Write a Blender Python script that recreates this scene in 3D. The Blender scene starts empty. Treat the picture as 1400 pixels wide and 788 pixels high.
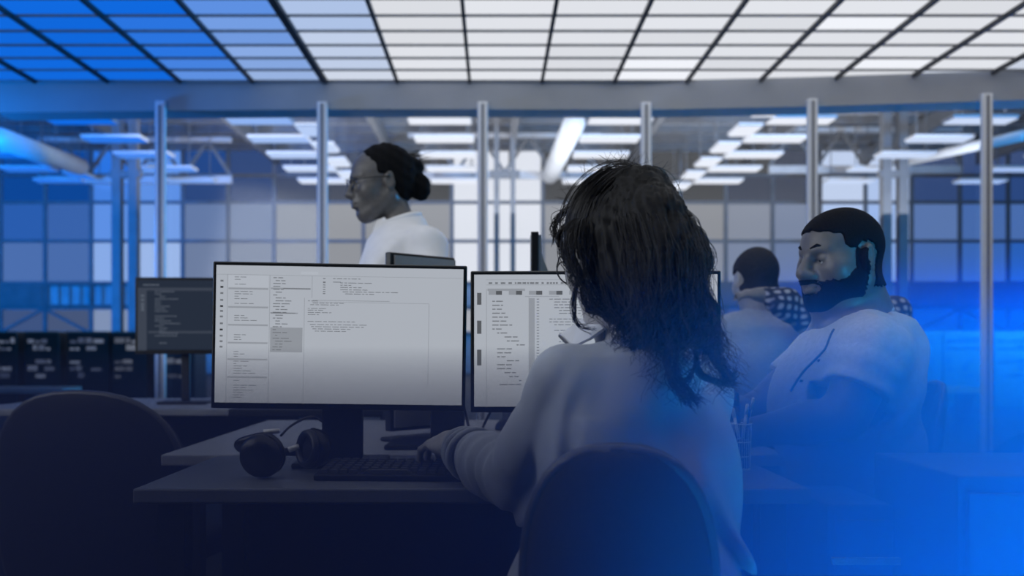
import bpy, math, random
import numpy as np
from mathutils import Vector, Matrix, Euler

# ------------------------------------------------------------------ camera, world, lights, exposure
sc = bpy.context.scene
col = sc.collection
F, CX, CY, CAMZ = 1400.0, 675.0, 474.0, 1.0          # focal length and principal point for a 1400x788 frame
cd = bpy.data.cameras.new('camera'); cam = bpy.data.objects.new('camera', cd); col.objects.link(cam)
cam.location = (0, 0, CAMZ); cam.rotation_euler = (math.pi/2, 0, 0)
cd.sensor_width = 36; cd.lens = 36; cd.shift_x = 25/1400; cd.shift_y = 80/1400
cd.clip_start = 0.05; cd.clip_end = 200
cd.dof.use_dof = True; cd.dof.focus_distance = 1.95; cd.dof.aperture_fstop = 3.6
sc.camera = cam
w = bpy.data.worlds.new('world'); sc.world = w; w.use_nodes = True
w.node_tree.nodes['Background'].inputs[0].default_value = (0.10, 0.16, 0.36, 1)
w.node_tree.nodes['Background'].inputs[1].default_value = 0.05
sc.view_settings.view_transform = 'Standard'; sc.view_settings.look = 'None'
sc.view_settings.gamma = 1; sc.view_settings.use_curve_mapping = False
sc.view_settings.exposure = 0.0
sc.cycles.max_bounces = 6; sc.cycles.diffuse_bounces = 3; sc.cycles.glossy_bounces = 3
sc.cycles.transparent_max_bounces = 12; sc.cycles.volume_bounces = 1
sc.cycles.volume_step_rate = 2.0; sc.cycles.volume_max_steps = 128
sc.cycles.caustics_reflective = False; sc.cycles.caustics_refractive = False

def area(name, loc, target, size, size_y, power, color, spread=180):
    l = bpy.data.lights.new(name, 'AREA'); l.shape = 'RECTANGLE'; l.size = size; l.size_y = size_y
    l.energy = power; l.color = color; l.spread = math.radians(spread)
    o = bpy.data.objects.new(name, l); col.objects.link(o); o.location = loc
    o.rotation_euler = (Vector(target)-Vector(loc)).to_track_quat('-Z', 'Y').to_euler()
    return o
BLUE = (0.03, 0.42, 1.0)
area('ceiling_lamp', (0.0, 1.35, 3.12), (0.0, 1.36, 0), 8.0, 3.2, 60, (0.93, 0.96, 1.0))
area('fill_lamp', (-3.8, 1.3, 2.3), (0.6, 2.6, 1.1), 3.6, 2.0, 72, (0.88, 0.93, 1.0))
area('added_blue_light', (1.0, 1.1, 0.03), (0.9, 1.3, 3.0), 0.9, 0.9, 250, BLUE, 80)  # all blue area lights are added for the tint, no fixtures there
area('added_blue_light', (0.36, 0.95, 0.03), (0.45, 1.12, 3.0), 0.4, 0.5, 16, BLUE, 60)
area('added_blue_light', (1.35, 0.75, 0.38), (0.85, 1.75, 0.3), 0.5, 0.5, 50, BLUE, 120)
area('added_blue_light', (2.4, 1.0, 0.6), (1.0, 2.2, 0.6), 0.8, 0.6, 55, BLUE, 120)
area('added_blue_light', (11.5, 12.0, 1.6), (7.0, 16.0, 0.8), 1.5, 1.5, 3000, BLUE)
area('added_blue_light', (-5.75, 7.6, 2.0), (-3.6, 8.6, 3.1), 0.7, 0.7, 95, (0.0, 0.24, 1.0))
area('added_blue_light', (-13.0, 12.0, 3.0), (-17.0, 30.0, 4.5), 4.0, 2.5, 1800, (0.0, 0.24, 1.0), 90)
area('hall_ceiling_fill', (1.5, 26, 6.2), (1.5, 28, 12), 22.0, 16.0, 2200, (0.95, 0.97, 1.0))  # added light that brightens the hall ceiling, no fixture there

# ------------------------------------------------------------------ helpers
def P(px, py, d):
    return Vector(((px-CX)/F*d, d, CAMZ-(py-CY)/F*d))
MATS = {}
def mat(name, c, rough=0.6, metal=0.0, var=0.12, scale=30.0, bump=0.0, bscale=200.0, spec=0.5, sheen=0.0, stretch=None):
    if name in MATS: return MATS[name]
    m = bpy.data.materials.new(name); m.use_nodes = True; nt = m.node_tree; b = nt.nodes['Principled BSDF']
    tc = nt.nodes.new('ShaderNodeTexCoord'); n = nt.nodes.new('ShaderNodeTexNoise'); n.inputs['Scale'].default_value = scale
    n.inputs['Detail'].default_value = 3
    vec = tc.outputs['Object']
    if stretch:
        mp = nt.nodes.new('ShaderNodeMapping'); mp.inputs['Scale'].default_value = stretch
        nt.links.new(vec, mp.inputs[0]); vec = mp.outputs[0]
    nt.links.new(vec, n.inputs['Vector'])
    r = nt.nodes.new('ShaderNodeValToRGB')
    r.color_ramp.elements[0].position = .3; r.color_ramp.elements[1].position = .7
    r.color_ramp.elements[0].color = tuple(max(0, x*(1-var)) for x in c)+(1,)
    r.color_ramp.elements[1].color = tuple(min(1, x*(1+var)) for x in c)+(1,)
    nt.links.new(n.outputs[0], r.inputs[0]); nt.links.new(r.outputs[0], b.inputs['Base Color'])
    b.inputs['Roughness'].default_value = rough; b.inputs['Metallic'].default_value = metal
    b.inputs['Specular IOR Level'].default_value = spec
    if sheen: b.inputs['Sheen Weight'].default_value = sheen
    if bump:
        n2 = nt.nodes.new('ShaderNodeTexNoise'); n2.inputs['Scale'].default_value = bscale
        bp = nt.nodes.new('ShaderNodeBump'); bp.inputs['Strength'].default_value = bump; bp.inputs['Distance'].default_value = 0.002
        nt.links.new(vec, n2.inputs['Vector']); nt.links.new(n2.outputs[0], bp.inputs['Height'])
        nt.links.new(bp.outputs[0], b.inputs['Normal'])
    MATS[name] = m; return m
def emis(name, c, s=1.0, var=0.0, scale=4.0):
    if name in MATS: return MATS[name]
    m = bpy.data.materials.new(name); m.use_nodes = True; nt = m.node_tree
    nt.nodes.remove(nt.nodes['Principled BSDF'])
    e = nt.nodes.new('ShaderNodeEmission'); e.inputs[0].default_value = tuple(c)+(1,); e.inputs[1].default_value = s
    if var:
        tc = nt.nodes.new('ShaderNodeTexCoord'); n = nt.nodes.new('ShaderNodeTexNoise'); n.inputs['Scale'].default_value = scale
        mr = nt.nodes.new('ShaderNodeMapRange'); mr.inputs['To Min'].default_value = s*(1-var); mr.inputs['To Max'].default_value = s*(1+var)
        nt.links.new(tc.outputs['Object'], n.inputs['Vector']); nt.links.new(n.outputs[0], mr.inputs[0]); nt.links.new(mr.outputs[0], e.inputs[1])
    nt.links.new(e.outputs[0], nt.nodes['Material Output'].inputs[0])
    MATS[name] = m; return m
def glassmat(name, refl=0.06, tint=(1, 1, 1), rough=0.02):
    if name in MATS: return MATS[name]
    m = bpy.data.materials.new(name); m.use_nodes = True; nt = m.node_tree
    nt.nodes.remove(nt.nodes['Principled BSDF'])
    t = nt.nodes.new('ShaderNodeBsdfTransparent'); t.inputs[0].default_value = tuple(tint)+(1,)
    g = nt.nodes.new('ShaderNodeBsdfGlossy'); g.inputs['Roughness'].default_value = rough
    mx = nt.nodes.new('ShaderNodeMixShader'); mx.inputs[0].default_value = refl
    nt.links.new(t.outputs[0], mx.inputs[1]); nt.links.new(g.outputs[0], mx.inputs[2])
    nt.links.new(mx.outputs[0], nt.nodes['Material Output'].inputs[0])
    MATS[name] = m; return m

def tag(o, label=None, cat=None, group=None, kind=None):
    if label: o['label'] = label
    if cat: o['category'] = cat
    if group: o['group'] = group
    if kind: o['kind'] = kind
    return o
def empty(name, loc, label=None, cat=None, group=None, rz=0.0):
    o = bpy.data.objects.new(name, None); col.objects.link(o); o.location = loc; o.rotation_euler = (0, 0, rz)
    o.empty_display_size = 0.05
    return tag(o, label, cat, group)
def worldloc(o):
    p = Vector(o.location)
    return p + worldloc(o.parent) if o.parent else p
def link(name, me, m, parent=None, smooth=False, world=True):
    """world=True: mesh is in world coordinates and the (unrotated) parent's location is taken off"""
    o = bpy.data.objects.new(name, me); col.objects.link(o)
    if m is not None: me.materials.append(m)
    if parent is not None:
        o.parent = parent
        if world: me.transform(Matrix.Translation(-worldloc(parent)))
    if smooth: me.polygons.foreach_set('use_smooth', [True]*len(me.polygons))
    me.update(); return o

class MB:
    def __init__(s): s.v = []; s.f = []
    def add(s, vs, fs):
        n = len(s.v); s.v += [tuple(v) for v in vs]; s.f += [tuple(n+i for i in f) for f in fs]; return s
    def box(s, x0, x1, y0, y1, z0, z1, M=None):
        vs = [Vector((x, y, z)) for z in (z0, z1) for y in (y0, y1) for x in (x0, x1)]
        if M is not None: vs = [M @ v for v in vs]
        return s.add(vs, [(0, 2, 3, 1), (4, 5, 7, 6), (0, 1, 5, 4), (2, 6, 7, 3), (0, 4, 6, 2), (1, 3, 7, 5)])
    def bar(s, a, b, w, h=None):
        a = Vector(a); b = Vector(b); h = h or w; d = (b-a); q = d.to_track_quat('Z', 'Y').to_matrix().to_4x4()
        return s.box(-w/2, w/2, -h/2, h/2, 0, d.length, Matrix.Translation(a) @ q)
    def tube(s, pts, r, n=8, caps=True, closed=False):
        pts = [Vector(p) for p in pts]; m = len(pts)
        rs = r if isinstance(r, (list, tuple)) else [r]*m
        vs = []; up = None
        for i, p in enumerate(pts):
            if closed: t = pts[(i+1) % m]-pts[i-1]
            else: t = pts[min(i+1, m-1)]-pts[max(i-1, 0)]
            t.normalize()
            if up is None:
                up = t.orthogonal().normalized()
            else:
                up = (up - t*up.dot(t)); up = up.normalized() if up.length > 1e-6 else t.orthogonal().normalized()
            sd = t.cross(up)
            for k in range(n):
                a = 2*math.pi*k/n; vs.append(p+(up*math.cos(a)+sd*math.sin(a))*rs[i])
        fs = []
        for i in range(m if closed else m-1):
            j = (i+1) % m
            for k in range(n):
                k2 = (k+1) % n; fs.append((i*n+k, i*n+k2, j*n+k2, j*n+k))
        if caps and not closed:
            fs.append(tuple(range(n-1, -1, -1))); fs.append(tuple((m-1)*n+k for k in range(n)))
        return s.add(vs, fs)
    def lathe(s, prof, c=(0, 0, 0), n=24, M=None):
        vs = []; m = len(prof)
        for r, z in prof:
            for k in range(n):
                a = 2*math.pi*k/n; v = Vector((r*math.cos(a), r*math.sin(a), z))
                v = (M @ v) if M is not None else v+Vector(c)
                vs.append(v)
        fs = [(i*n+k, i*n+(k+1) % n, (i+1)*n+(k+1) % n, (i+1)*n+k) for i in range(m-1) for k in range(n)]
        fs.append(tuple(range(n-1, -1, -1))); fs.append(tuple((m-1)*n+k for k in range(n)))
        return s.add(vs, fs)
    def build(s, name, m, parent=None, bevel=0.0, smooth=False, world=True, seg=2):
        me = bpy.data.meshes.new(name); me.from_pydata(s.v, [], s.f)
        o = link(name, me, m, parent, smooth, world)
        if bevel:
            b = o.modifiers.new('bevel', 'BEVEL'); b.width = bevel; b.segments = seg; b.limit_method = 'ANGLE'
        return o
def arc(pts, n=8):
    """Catmull-Rom through the given points"""
    pts = [Vector(p) for p in pts]; q = [pts[0]*2-pts[1]]+pts+[pts[-1]*2-pts[-2]]; out = []
    for i in range(1, len(q)-2):
        for k in range(n):
            t = k/n; a, b, c, d = q[i-1:i+3]
            out.append(0.5*((2*b)+(c-a)*t+(2*a-5*b+4*c-d)*t*t+(3*b-a-3*c+d)*t**3))
    out.append(pts[-1]); return out
def copy_tree(o, parent=None):
    c = o.copy(); col.objects.link(c); c.parent = parent
    for ch in list(o.children): copy_tree(ch, c)
    return c
ORD = ['first', 'second', 'third', 'fourth', 'fifth', 'sixth', 'seventh', 'eighth', 'ninth', 'tenth', 'eleventh', 'twelfth']

# blue tint painted into emission colours by frame position, upper left and lower right
def sm(t): t = max(0.0, min(1.0, t)); return t*t*(3-2*t)
def frame_tint(p):
    """world position -> blue tint put into the emission at its frame position"""
    px = CX+p[0]/p[1]*F; py = CY-(p[2]-CAMZ)/p[1]*F
    a = sm(1.0-(math.hypot(px, py*0.95)-150)/430); b = sm(1.0-(math.hypot((1500-px)*.85, 620-py)-100)/500)
    return max(a, b)**.85
def tinted_light_mat(p, s, kind='panel'):
    q = round(frame_tint(p)*10)/10; k = .35/s+.65
    c = [a*(1-q)**e+b*q for a, b, e in zip((0.96, 0.985, 1.05), (0.006*k, 0.165*k, 0.86*k), (1.6, 1.2, 1))]
    return emis('%s_light_%d_%d' % (kind, round(q*10), round(s*100)), c, s)

# ------------------------------------------------------------------ materials
M_steel = mat('brushed_steel', (0.90, 0.91, 0.92), 0.35, 0.15, 0.08, 40, stretch=(30, 30, 1))
M_dark = mat('dark_plastic', (0.012, 0.014, 0.018), 0.45, 0, 0.2, 60)
M_black = mat('black_bezel', (0.006, 0.007, 0.010), 0.35, 0, 0.2, 60)
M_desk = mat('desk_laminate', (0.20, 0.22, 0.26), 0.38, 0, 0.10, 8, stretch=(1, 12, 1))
M_deskedge = mat('desk_leg_metal', (0.035, 0.04, 0.05), 0.45, 0.4, 0.1, 20)
M_carpet = mat('carpet', (0.020, 0.024, 0.036), 0.95, 0, 0.3, 120, bump=0.6, bscale=500)
M_grid = mat('ceiling_grid_metal', (0.035, 0.036, 0.040), 0.6, 0.1, 0.1, 20)
M_bulk = mat('bulkhead_paint', (0.42, 0.43, 0.45), 0.7, 0, 0.05, 3)
M_hallgrey = mat('hall_metal', (0.50, 0.51, 0.54), 0.6, 0, 0.12, 1.5)
M_halldark = mat('hall_dark_metal', (0.17, 0.175, 0.19), 0.6, 0, 0.12, 3)
M_hallfloor = mat('hall_floor_concrete', (0.10, 0.105, 0.12), 0.5, 0, 0.2, 0.8)
M_white = mat('white_plastic', (0.62, 0.63, 0.66), 0.5, 0, 0.05, 30)
M_skin_dark = mat('brown_skin', (0.115, 0.108, 0.105), 0.42, 0, 0.10, 60, bump=0.15, bscale=400)
M_skin_light = mat('fair_skin', (0.34, 0.33, 0.33), 0.45, 0, 0.08, 60, bump=0.12, bscale=400)
M_hair = mat('dark_hair', (0.006, 0.006, 0.007), 0.6, 0, 0.35, 300, spec=0.2)
M_hair_short = mat('cropped_hair', (0.008, 0.008, 0.009), 0.85, 0, 0.5, 350, bump=0.9, bscale=700, spec=0.08)
M_hair_grey = mat('short_brown_hair', (0.026, 0.026, 0.030), 0.8, 0, 0.5, 300, bump=0.9, bscale=600, spec=0.1)
M_blouse = mat('pale_blouse_cotton', (0.30, 0.33, 0.39), 0.8, 0, 0.05, 20, bump=0.2, bscale=600, sheen=0.2)
M_tee = mat('heather_cotton', (0.36, 0.39, 0.44), 0.85, 0, 0.10, 90, bump=0.25, bscale=700, sheen=0.15)
M_tee2 = mat('grey_cotton', (0.26, 0.28, 0.31), 0.85, 0, 0.07, 60, bump=0.2, bscale=600)
M_shirt = mat('white_cotton', (0.82, 0.82, 0.83), 0.8, 0, 0.04, 20, bump=0.2, bscale=500)
M_trouser = mat('dark_trousers', (0.020, 0.024, 0.035), 0.85, 0, 0.15, 50)
M_chair = mat('chair_fabric', (0.010, 0.012, 0.018), 0.9, 0, 0.3, 200, bump=0.4, bscale=900)
M_eyewhite = mat('eye_white', (0.45, 0.45, 0.46), 0.2, 0, 0.02, 50)
M_iris = mat('eye_iris', (0.008, 0.008, 0.008), 0.1, 0, 0.1, 50)

# ------------------------------------------------------------------ the room: floor, ceiling, glass wall
def struct(o): o['kind'] = 'structure'; return o
struct(MB().box(-6, 6, -1.5, 8.6, -0.05, 0).build('floor', M_carpet))
M_wall = mat('office_wall_paint', (0.16, 0.17, 0.19), 0.8, 0, 0.05, 3)
struct(MB().box(-6.1, -6.0, -1.5, 8.6, 0, 3.3).build('wall_left', M_wall))
struct(MB().box(6.0, 6.1, -1.5, 8.1, 0, 3.3).build('wall_right', M_wall))
H = 3.2
GY0, GY1, PW, PL = 3.13, 8.49, 0.6, 0.335
ncol, nrow = 17, 16
gx0 = -0.2-8*PW          # grid lines fall on x = -0.2 + k*0.6
ceil = struct(MB().box(-6, 6, -1.5, 8.5, H+0.10, H+0.16).build('ceiling', M_grid))
long_me = {}
for i in range(ncol+1):
    x = gx0+i*PW; wd = 0.052 if i in (6,) else 0.024
    MB().box(x-wd/2, x+wd/2, GY0, GY1, H-0.02, H+0.06).build('grid_bar', M_grid, ceil)
M_cross = mat('ceiling_cross_bar', (0.25, 0.25, 0.26), 0.6, 0, 0.1, 20)
for j in range(nrow+1):
    y = GY1-j*PL
    MB().box(gx0, gx0+ncol*PW, y-0.007, y+0.007, H-0.004, H+0.04).build('cross_bar', M_cross, ceil)
pm = bpy.data.meshes.new('ceiling_panel'); b_ = MB().box(-PW/2+0.012, PW/2-0.012, -PL/2+0.007, PL/2-0.007, 0, 0.02)
rnd = random.Random(4)
pm_cache = {}
for i in range(ncol):
    for j in range(nrow):
        x = gx0+(i+0.5)*PW; y = GY1-(j+0.5)*PL
        s = rnd.choice((0.74, 0.78, 0.78, 0.80))
        if (i, j) in ((10, 0), (10, 1), (13, 1), (12, 4)): s = 0.92
        m = tinted_light_mat((x, max(y, 6.5), H), round(s, 2))
        if m.name not in pm_cache:
            me = bpy.data.meshes.new('ceiling_panel'); me.from_pydata(b_.v, [], b_.f); me.materials.append(m); pm_cache[m.name] = me
        o = bpy.data.objects.new('ceiling_panel', pm_cache[m.name]); col.objects.link(o); o.parent = ceil; o.location = (x, y, H+0.012)
# bulkhead over the glass, its depth follows the glass line
posts = [(-6, 108, 8.62), (222, 110, 8.55), (442, 113, 8.50), (660, 113, 8.50), (882, 111, 8.52), (1108, 104, 8.40), (1345, 95, 8.22), (1590, 88, 8.05)]
pp = [((px-CX)/F*d, d) for px, py, d in posts]
m = MB()
for (xa, ya), (xb, yb) in zip(pp, pp[1:]):
    m.add([(xa, ya, 2.97), (xb, yb, 2.97), (xb, yb, 3.3), (xa, ya, 3.3), (xa, ya+.3, 2.97), (xb, yb+.3, 2.97), (xb, yb+.3, 3.3), (xa, ya+.3, 3.3)],
          [(0, 1, 2, 3), (4, 7, 6, 5), (0, 4, 5, 1), (3, 2, 6, 7)])
struct(m.build('trim_1', M_bulk))
m = MB()
for (xa, ya), (xb, yb) in zip(pp, pp[1:]):
    m.add([(xa, ya-.02, 0), (xb, yb-.02, 0), (xb, yb-.02, .08), (xa, ya-.02, .08), (xa, ya+.06, 0), (xb, yb+.06, 0), (xb, yb+.06, .08), (xa, ya+.06, .08)],
          [(0, 1, 2, 3), (4, 7, 6, 5), (0, 4, 5, 1), (3, 2, 6, 7)])
wg = struct(m.build('wall_glass', M_steel))
M_glass = glassmat('partition_glass', 0.02, (0.97, 0.98, 1.0), 0.1)
for (xa, ya), (xb, yb) in zip(pp, pp[1:]):
    MB().bar((xa+.03, ya+.02, 1.525), (xb-.03, yb+.02, 1.525), 0.01, 2.89).build('glass_pane', M_glass, wg)
for i, (x, y) in enumerate(pp[1:-1]):
    hw = 0.042
    post = MB().box(x-hw, x+hw, y-.07, y-.022, 0.0, 3.02 if i else 3.04).build('steel_post', M_steel, wg, bevel=.008)
    MB().box(x-.008, x+.008, y-.078, y-.07, 0.1, 3.0).build('post_groove', M_halldark, post)

# ------------------------------------------------------------------ the hall beyond
struct(MB().box(-24, 26, 8.7, 38.3, -0.05, 0).build('floor_hall', M_hallfloor))
ch = struct(MB().box(-24, 26, 8.9, 38.3, 8.45, 8.6).build('ceiling_hall', M_hallgrey))
for k in range(12):
    y = 21+k*1.5
    MB().box(-24, 26, y-.07, y+.07, 8.2, 8.45).build('joist', M_halldark, ch)
for k in range(11):
    x = -21+k*4.33
    MB().box(x-.10, x+.10, 12, 38, 7.75, 8.2).build('beam', M_halldark, ch)
    # truss webs under every beam
MPP = 38/F
wall = struct(MB().box(-24, 26, 38.15, 38.4, 0, 8.45).build('wall_hall', M_hallgrey))
rows = [(1.52, 2.41), (3.36, 4.91), (4.91, 6.35), (6.35, 7.35), (7.35, 8.3)]
bright = {(127, 187), (187, 250), (618, 680), (680, 742), (1121, 1183), (1183, 1246)}
edges = [-61, 1, 62, 125, 187, 250, 312, 375, 437, 497, 558, 618, 680, 742, 805, 868, 930, 992, 1056, 1121, 1183, 1246, 1312, 1378, 1440]
rnd = random.Random(8)
for a, b in zip(edges, edges[1:]):
    x0, x1 = (a-CX)*MPP, (b-CX)*MPP
    br = any(abs(a-p) < 4 and abs(b-q) < 6 for p, q in bright)
    for r, (z0, z1) in enumerate(rows):
        s = (0.85 if br else 0.30+0.04*rnd.random())
        if r >= 3 and not br: s = 0.07
        if r == 0 and not br: s = 0.12
        if r == 0 and br: s = 0.42
        s = round(s*50)/50
        m = tinted_light_mat(((x0+x1)/2, 38, (z0+z1)/2), s, 'window')
        MB().box(x0+.07, x1-.07, 38.04, 38.10, z0+.05, z1-.05).build('window_pane', m, wall)
    MB().box(x0-.07, x0+.07, 37.94, 38.14, 1.4, 8.4).build('mullion', M_halldark, wall)
    if not br:                                       # knee braces under the walkway
        MB().bar((x0, 37.9, 1.5), (x1, 37.9, 2.4), 0.10).build('brace', M_halldark, wall) if edges.index(a) % 2 else MB().bar((x0, 37.9, 2.4), (x1, 37.9, 1.5), 0.10).build('brace', M_halldark, wall)
for z in (1.47, 2.44, 3.36, 4.91, 6.35, 7.35):
    MB().box(-24, 26, 37.96, 38.12, z-.06, z+.06).build('transom', M_halldark, wall)
# walkway band
for x0, x1, lab in ((-24, -16.7, 0), (-11.3, -1.6, 0), (1.9, 12, 0), (15.4, 26, 0)):
    MB().box(x0, x1, 37.85, 37.95, 2.5, 3.3).build('walkway_panel', M_halldark, wall)
for z in (3.3, 2.5):
    MB().tube([(-16.6, 37.9, z), (-13.2, 37.9, z)], .05).build('railing_bar', M_halldark, wall)
for k in range(9):
    x = -16.5+k*.4; MB().tube([(x, 37.9, 2.42), (x, 37.9, 3.3)], .03, 6).build('baluster', M_halldark, wall)
# steel column pairs of the hall frame
names = ['left', 'middle', 'right']
for k, (px, d) in enumerate(((172, 30), (690, 30), (1222, 30))):
    x = (px-CX)/F*d
    t = empty('frame_column', (x, d, 0), 'pair of dark steel frame columns rising at the %s bay of the far hall' % names[k], 'column', 'steel frame columns of the hall')
    for s in (-.24, .24):
        wd = .13 if k != 1 else .07
        MB().box(x+s-wd, x+s+wd, d-.15, d+.15, 0, 8.4).build('column_shaft', M_halldark, t)
    MB().box(x-.45, x+.45, d-.12, d+.12, 5.95, 6.15).build('cross_tie', M_halldark, t)
# truss strips crossing the bright bays and V-braces
for k, (px, py) in enumerate(((185, 246), (690, 240), (1183, 232))):
    d = 34.0; c = P(px, py, d)
    t = empty('roof_truss', (c.x, d, c.z), 'grey lattice truss crossing the %s bright bay high in the hall' % names[k], 'truss', 'lattice trusses of the hall')
    MB().box(c.x-3.2, c.x+3.2, d-.1, d+.1, c.z-.12, c.z+.12).build('bottom_chord', M_hallgrey, t)
    MB().box(c.x-3.2, c.x+3.2, d-.1, d+.1, c.z+1.25, c.z+1.4).build('top_chord', M_hallgrey, t)
    for q in range(4):
        xa = c.x-3.2+q*1.6
        MB().bar((xa, d, c.z+.1), (xa+.8, d, c.z+1.3), .10).build('web_bar', M_halldark, t)
        MB().bar((xa+.8, d, c.z+1.3), (xa+1.6, d, c.z+.1), .10).build('web_bar', M_halldark, t)
# big bright diagonal ducts
for k, (a, b, r, lab) in enumerate((((785, 168, 26), (752, 240, 34), .28, 'round pale duct running away over the middle of the hall'),
                               ((1400, 185, 24), (1210, 228, 34), .13, 'thin pale pipe slanting across the right of the hall roof'),
                               ((0, 190, 24), (110, 228, 32), .26, 'wide pale duct slanting across the left of the hall roof'))):
    pa, pb = P(*a), P(*b)
    tag(MB().tube([pa, pb], r, 14).build('duct', mat('duct_metal', (0.75, 0.76, 0.78), 0.5, 0.1, 0.05, 2), smooth=True), lab, 'duct')
# hanging strip lights
fz = 6.45; fd = [24.7, 26.95, 29.2, 31.5, 33.8]; fx = [-14.3, -9.97, -5.64, -1.3, 3.05, 7.4, 11.73, 16.06]
colw = ['far left', 'second from left', 'third from left', 'left middle', 'right middle', 'third from right', 'second from right', 'far right']
fm = {}
def strip_light(x, y, L, W, label, group):
    s = 0.95
    m = tinted_light_mat((x, y, fz), s, 'strip')
    t = empty('strip_light', (x, y, fz), label, 'ceiling light', group)
    key = (L, W, m.name)
    if key not in fm:
        a = bpy.data.meshes.new('light_tube'); q = MB().box(-L/2, L/2, -W/2, W/2, -.03, .0); a.from_pydata(q.v, [], q.f); a.materials.append(m)
        b = bpy.data.meshes.new('housing'); q = MB().box(-L/2-.03, L/2+.03, -W/2-.02, W/2+.02, .002, .07); b.from_pydata(q.v, [], q.f); b.materials.append(M_white)
        c = bpy.data.meshes.new('hanger'); q = MB().box(-.012, .012, -.012, .012, .07, 1.98); c.from_pydata(q.v, [], q.f); c.materials.append(M_halldark)
        fm[key] = (a, b, c)
    a, b, c = fm[key]
    for n_, me, ox in (('light_tube', a, 0), ('housing', b, 0), ('hanger', c, -L*.4), ('hanger', c, L*.4)):
        o = bpy.data.objects.new(n_, me); col.objects.link(o); o.parent = t; o.location = (ox, 0, 0)
for i, x in enumerate(fx):
    for j, y in enumerate(fd):
        strip_light(x, y, 1.5, .62, 'long strip light, %s line in the hall, %s from the glass' % (colw[i], ORD[j]), 'long strip lights hanging in the hall')
for i, x in enumerate((-4.62, 6.35, -13.2)):
    for j in range(6):
        y = 23.6+j*2.25
        strip_light(x, y, .55, 1.15, 'short bright lamp in the %s slanting row of the hall, %s from glass' % (('left', 'right', 'far left')[i], ORD[j]), 'short lamps in slanting rows in the hall')
# control cabinets
rnd = random.Random(21)
def lit(name, s, px, py): return tinted_light_mat(P(px, py, 17), s, 'screen')
cabs = [(-5, 0), (57, 1), (120, 0), (176, 1), (238, 0), (1265, 1), (1318, 0), (1388, 0), (1450, 1)]
dk = 0
for px, narrow in cabs:
    d = 17.0; x = (px-CX)/F*d; W = .34 if not narrow else .28
    side = 'left' if px < 600 else 'right'
    n_ = (1+[c[0] for c in cabs].index(px)) if side == 'left' else (1+[c[0] for c in cabs if c[0] > 600].index(px))
    t = empty('control_cabinet', (x, d, 0), 'dark cabinet of lit displays, %s from left at the %s of the hall' % (ORD[n_-1], side), 'cabinet', 'control cabinets in the hall')
    MB().box(x-W, x+W, d, d+.7, 0, 1.22).build('body', mat('cabinet_enamel', (.045, .05, .065), .5), t)
    MB().box(x-W-.01, x+W+.01, d-.02, d+.72, 1.22, 1.25).build('cabinet_top', M_halldark, t)
    zz = 1.06
    for r in range(5):
        xs = x-W+.05
        while xs < x+W-.08:
            ww = rnd.choice((.06, .1, .16)); hh = rnd.choice((.03, .05, .07))
            if rnd.random() < (.85 if r < 2 else .5) and xs+ww < x+W-.03:
                s = rnd.choice((.10, .14, .20, .26)) * (1.0 if side == 'left' else 1.3)
                q = MB()
                k = 0
                while k*.022 < hh:
                    q.box(xs, xs+ww, d-.012, d, zz+k*.022, zz+k*.022+.014); k += 1
                q.build('display', lit('display', round(s, 2), px, 500), t)
            xs += ww+.03
        zz -= .12 if r != 1 else .22
# side table row in the hall behind the glass
for k, (px, w_) in enumerate(((1250, 1.5), (-20, 2.2))):
    x = (px-CX)/F*13; t = empty('hall_bench', (x, 13, 0), 'low pale bench in front of the control cabinets on the %s' % ('right', 'left')[k], 'bench')
    MB().box(x-w_/2, x+w_/2, 12.7, 13.3, .42, .48).build('bench_top', M_white, t)
    for s in (-1, 1): MB().box(x+s*(w_/2-.1)-.03, x+s*(w_/2-.1)+.03, 12.75, 13.25, 0, .42).build('leg', M_halldark, t)

# ------------------------------------------------------------------ desks
def desk(x0, x1, y0, y1, z, label, thick=.028, m=M_desk):
    t = empty('desk', ((x0+x1)/2, (y0+y1)/2, 0), label, 'desk')
    MB().box(x0, x1, y0, y1, z-thick, z).build('desk_top', m, t, bevel=.004)
    for x in (x0+.06, x1-.06):
        for y in (y0+.06, y1-.06):
            MB().box(x-.025, x+.025, y-.025, y+.025, 0, z-thick).build('leg', M_deskedge, t)
    MB().box(x0+.08, x1-.08, y1-.03, y1-.012, .30, z-thick-.02).build('modesty_panel', M_deskedge, t)
    return t
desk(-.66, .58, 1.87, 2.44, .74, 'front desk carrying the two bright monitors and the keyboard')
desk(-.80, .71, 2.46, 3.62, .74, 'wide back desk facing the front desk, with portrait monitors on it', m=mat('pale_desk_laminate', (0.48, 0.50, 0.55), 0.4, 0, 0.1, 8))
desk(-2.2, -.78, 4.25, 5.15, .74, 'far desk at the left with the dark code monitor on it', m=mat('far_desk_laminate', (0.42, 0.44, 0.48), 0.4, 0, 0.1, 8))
desk(.65, 2.1, 4.75, 5.5, .74, 'far desk in front of the man in the grey shirt')
def pedestal(x0, x1, y0, y1, z, n, label):
    t = empty('drawer_cabinet', ((x0+x1)/2, (y0+y1)/2, 0), label, 'cabinet')
    mm = mat('tinted_cabinet_lacquer', (0.03, 0.14, 0.42), 0.5, 0, 0.05, 6)  # blue tint of the lower right put into the base colour
    MB().box(x0, x1, y0, y1, .03, z).build('body', mm, t, bevel=.005)
    h = (z-.06)/n
    for k in range(n):
        dr = MB().box(x0+.01, x1-.01, y0-.016, y0, .04+k*h+.006, .04+(k+1)*h-.006).build('drawer', mm, t, bevel=.003)
        MB().box((x0+x1)/2-.06, (x0+x1)/2+.06, y0-.03, y0-.018, .04+(k+.75)*h, .04+(k+.75)*h+.012).build('handle', M_steel, dr)
pedestal(.735, 1.16, 1.62, 1.98, .795, 3, 'blue-tinted drawer cabinet at the lower right corner')
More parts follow.
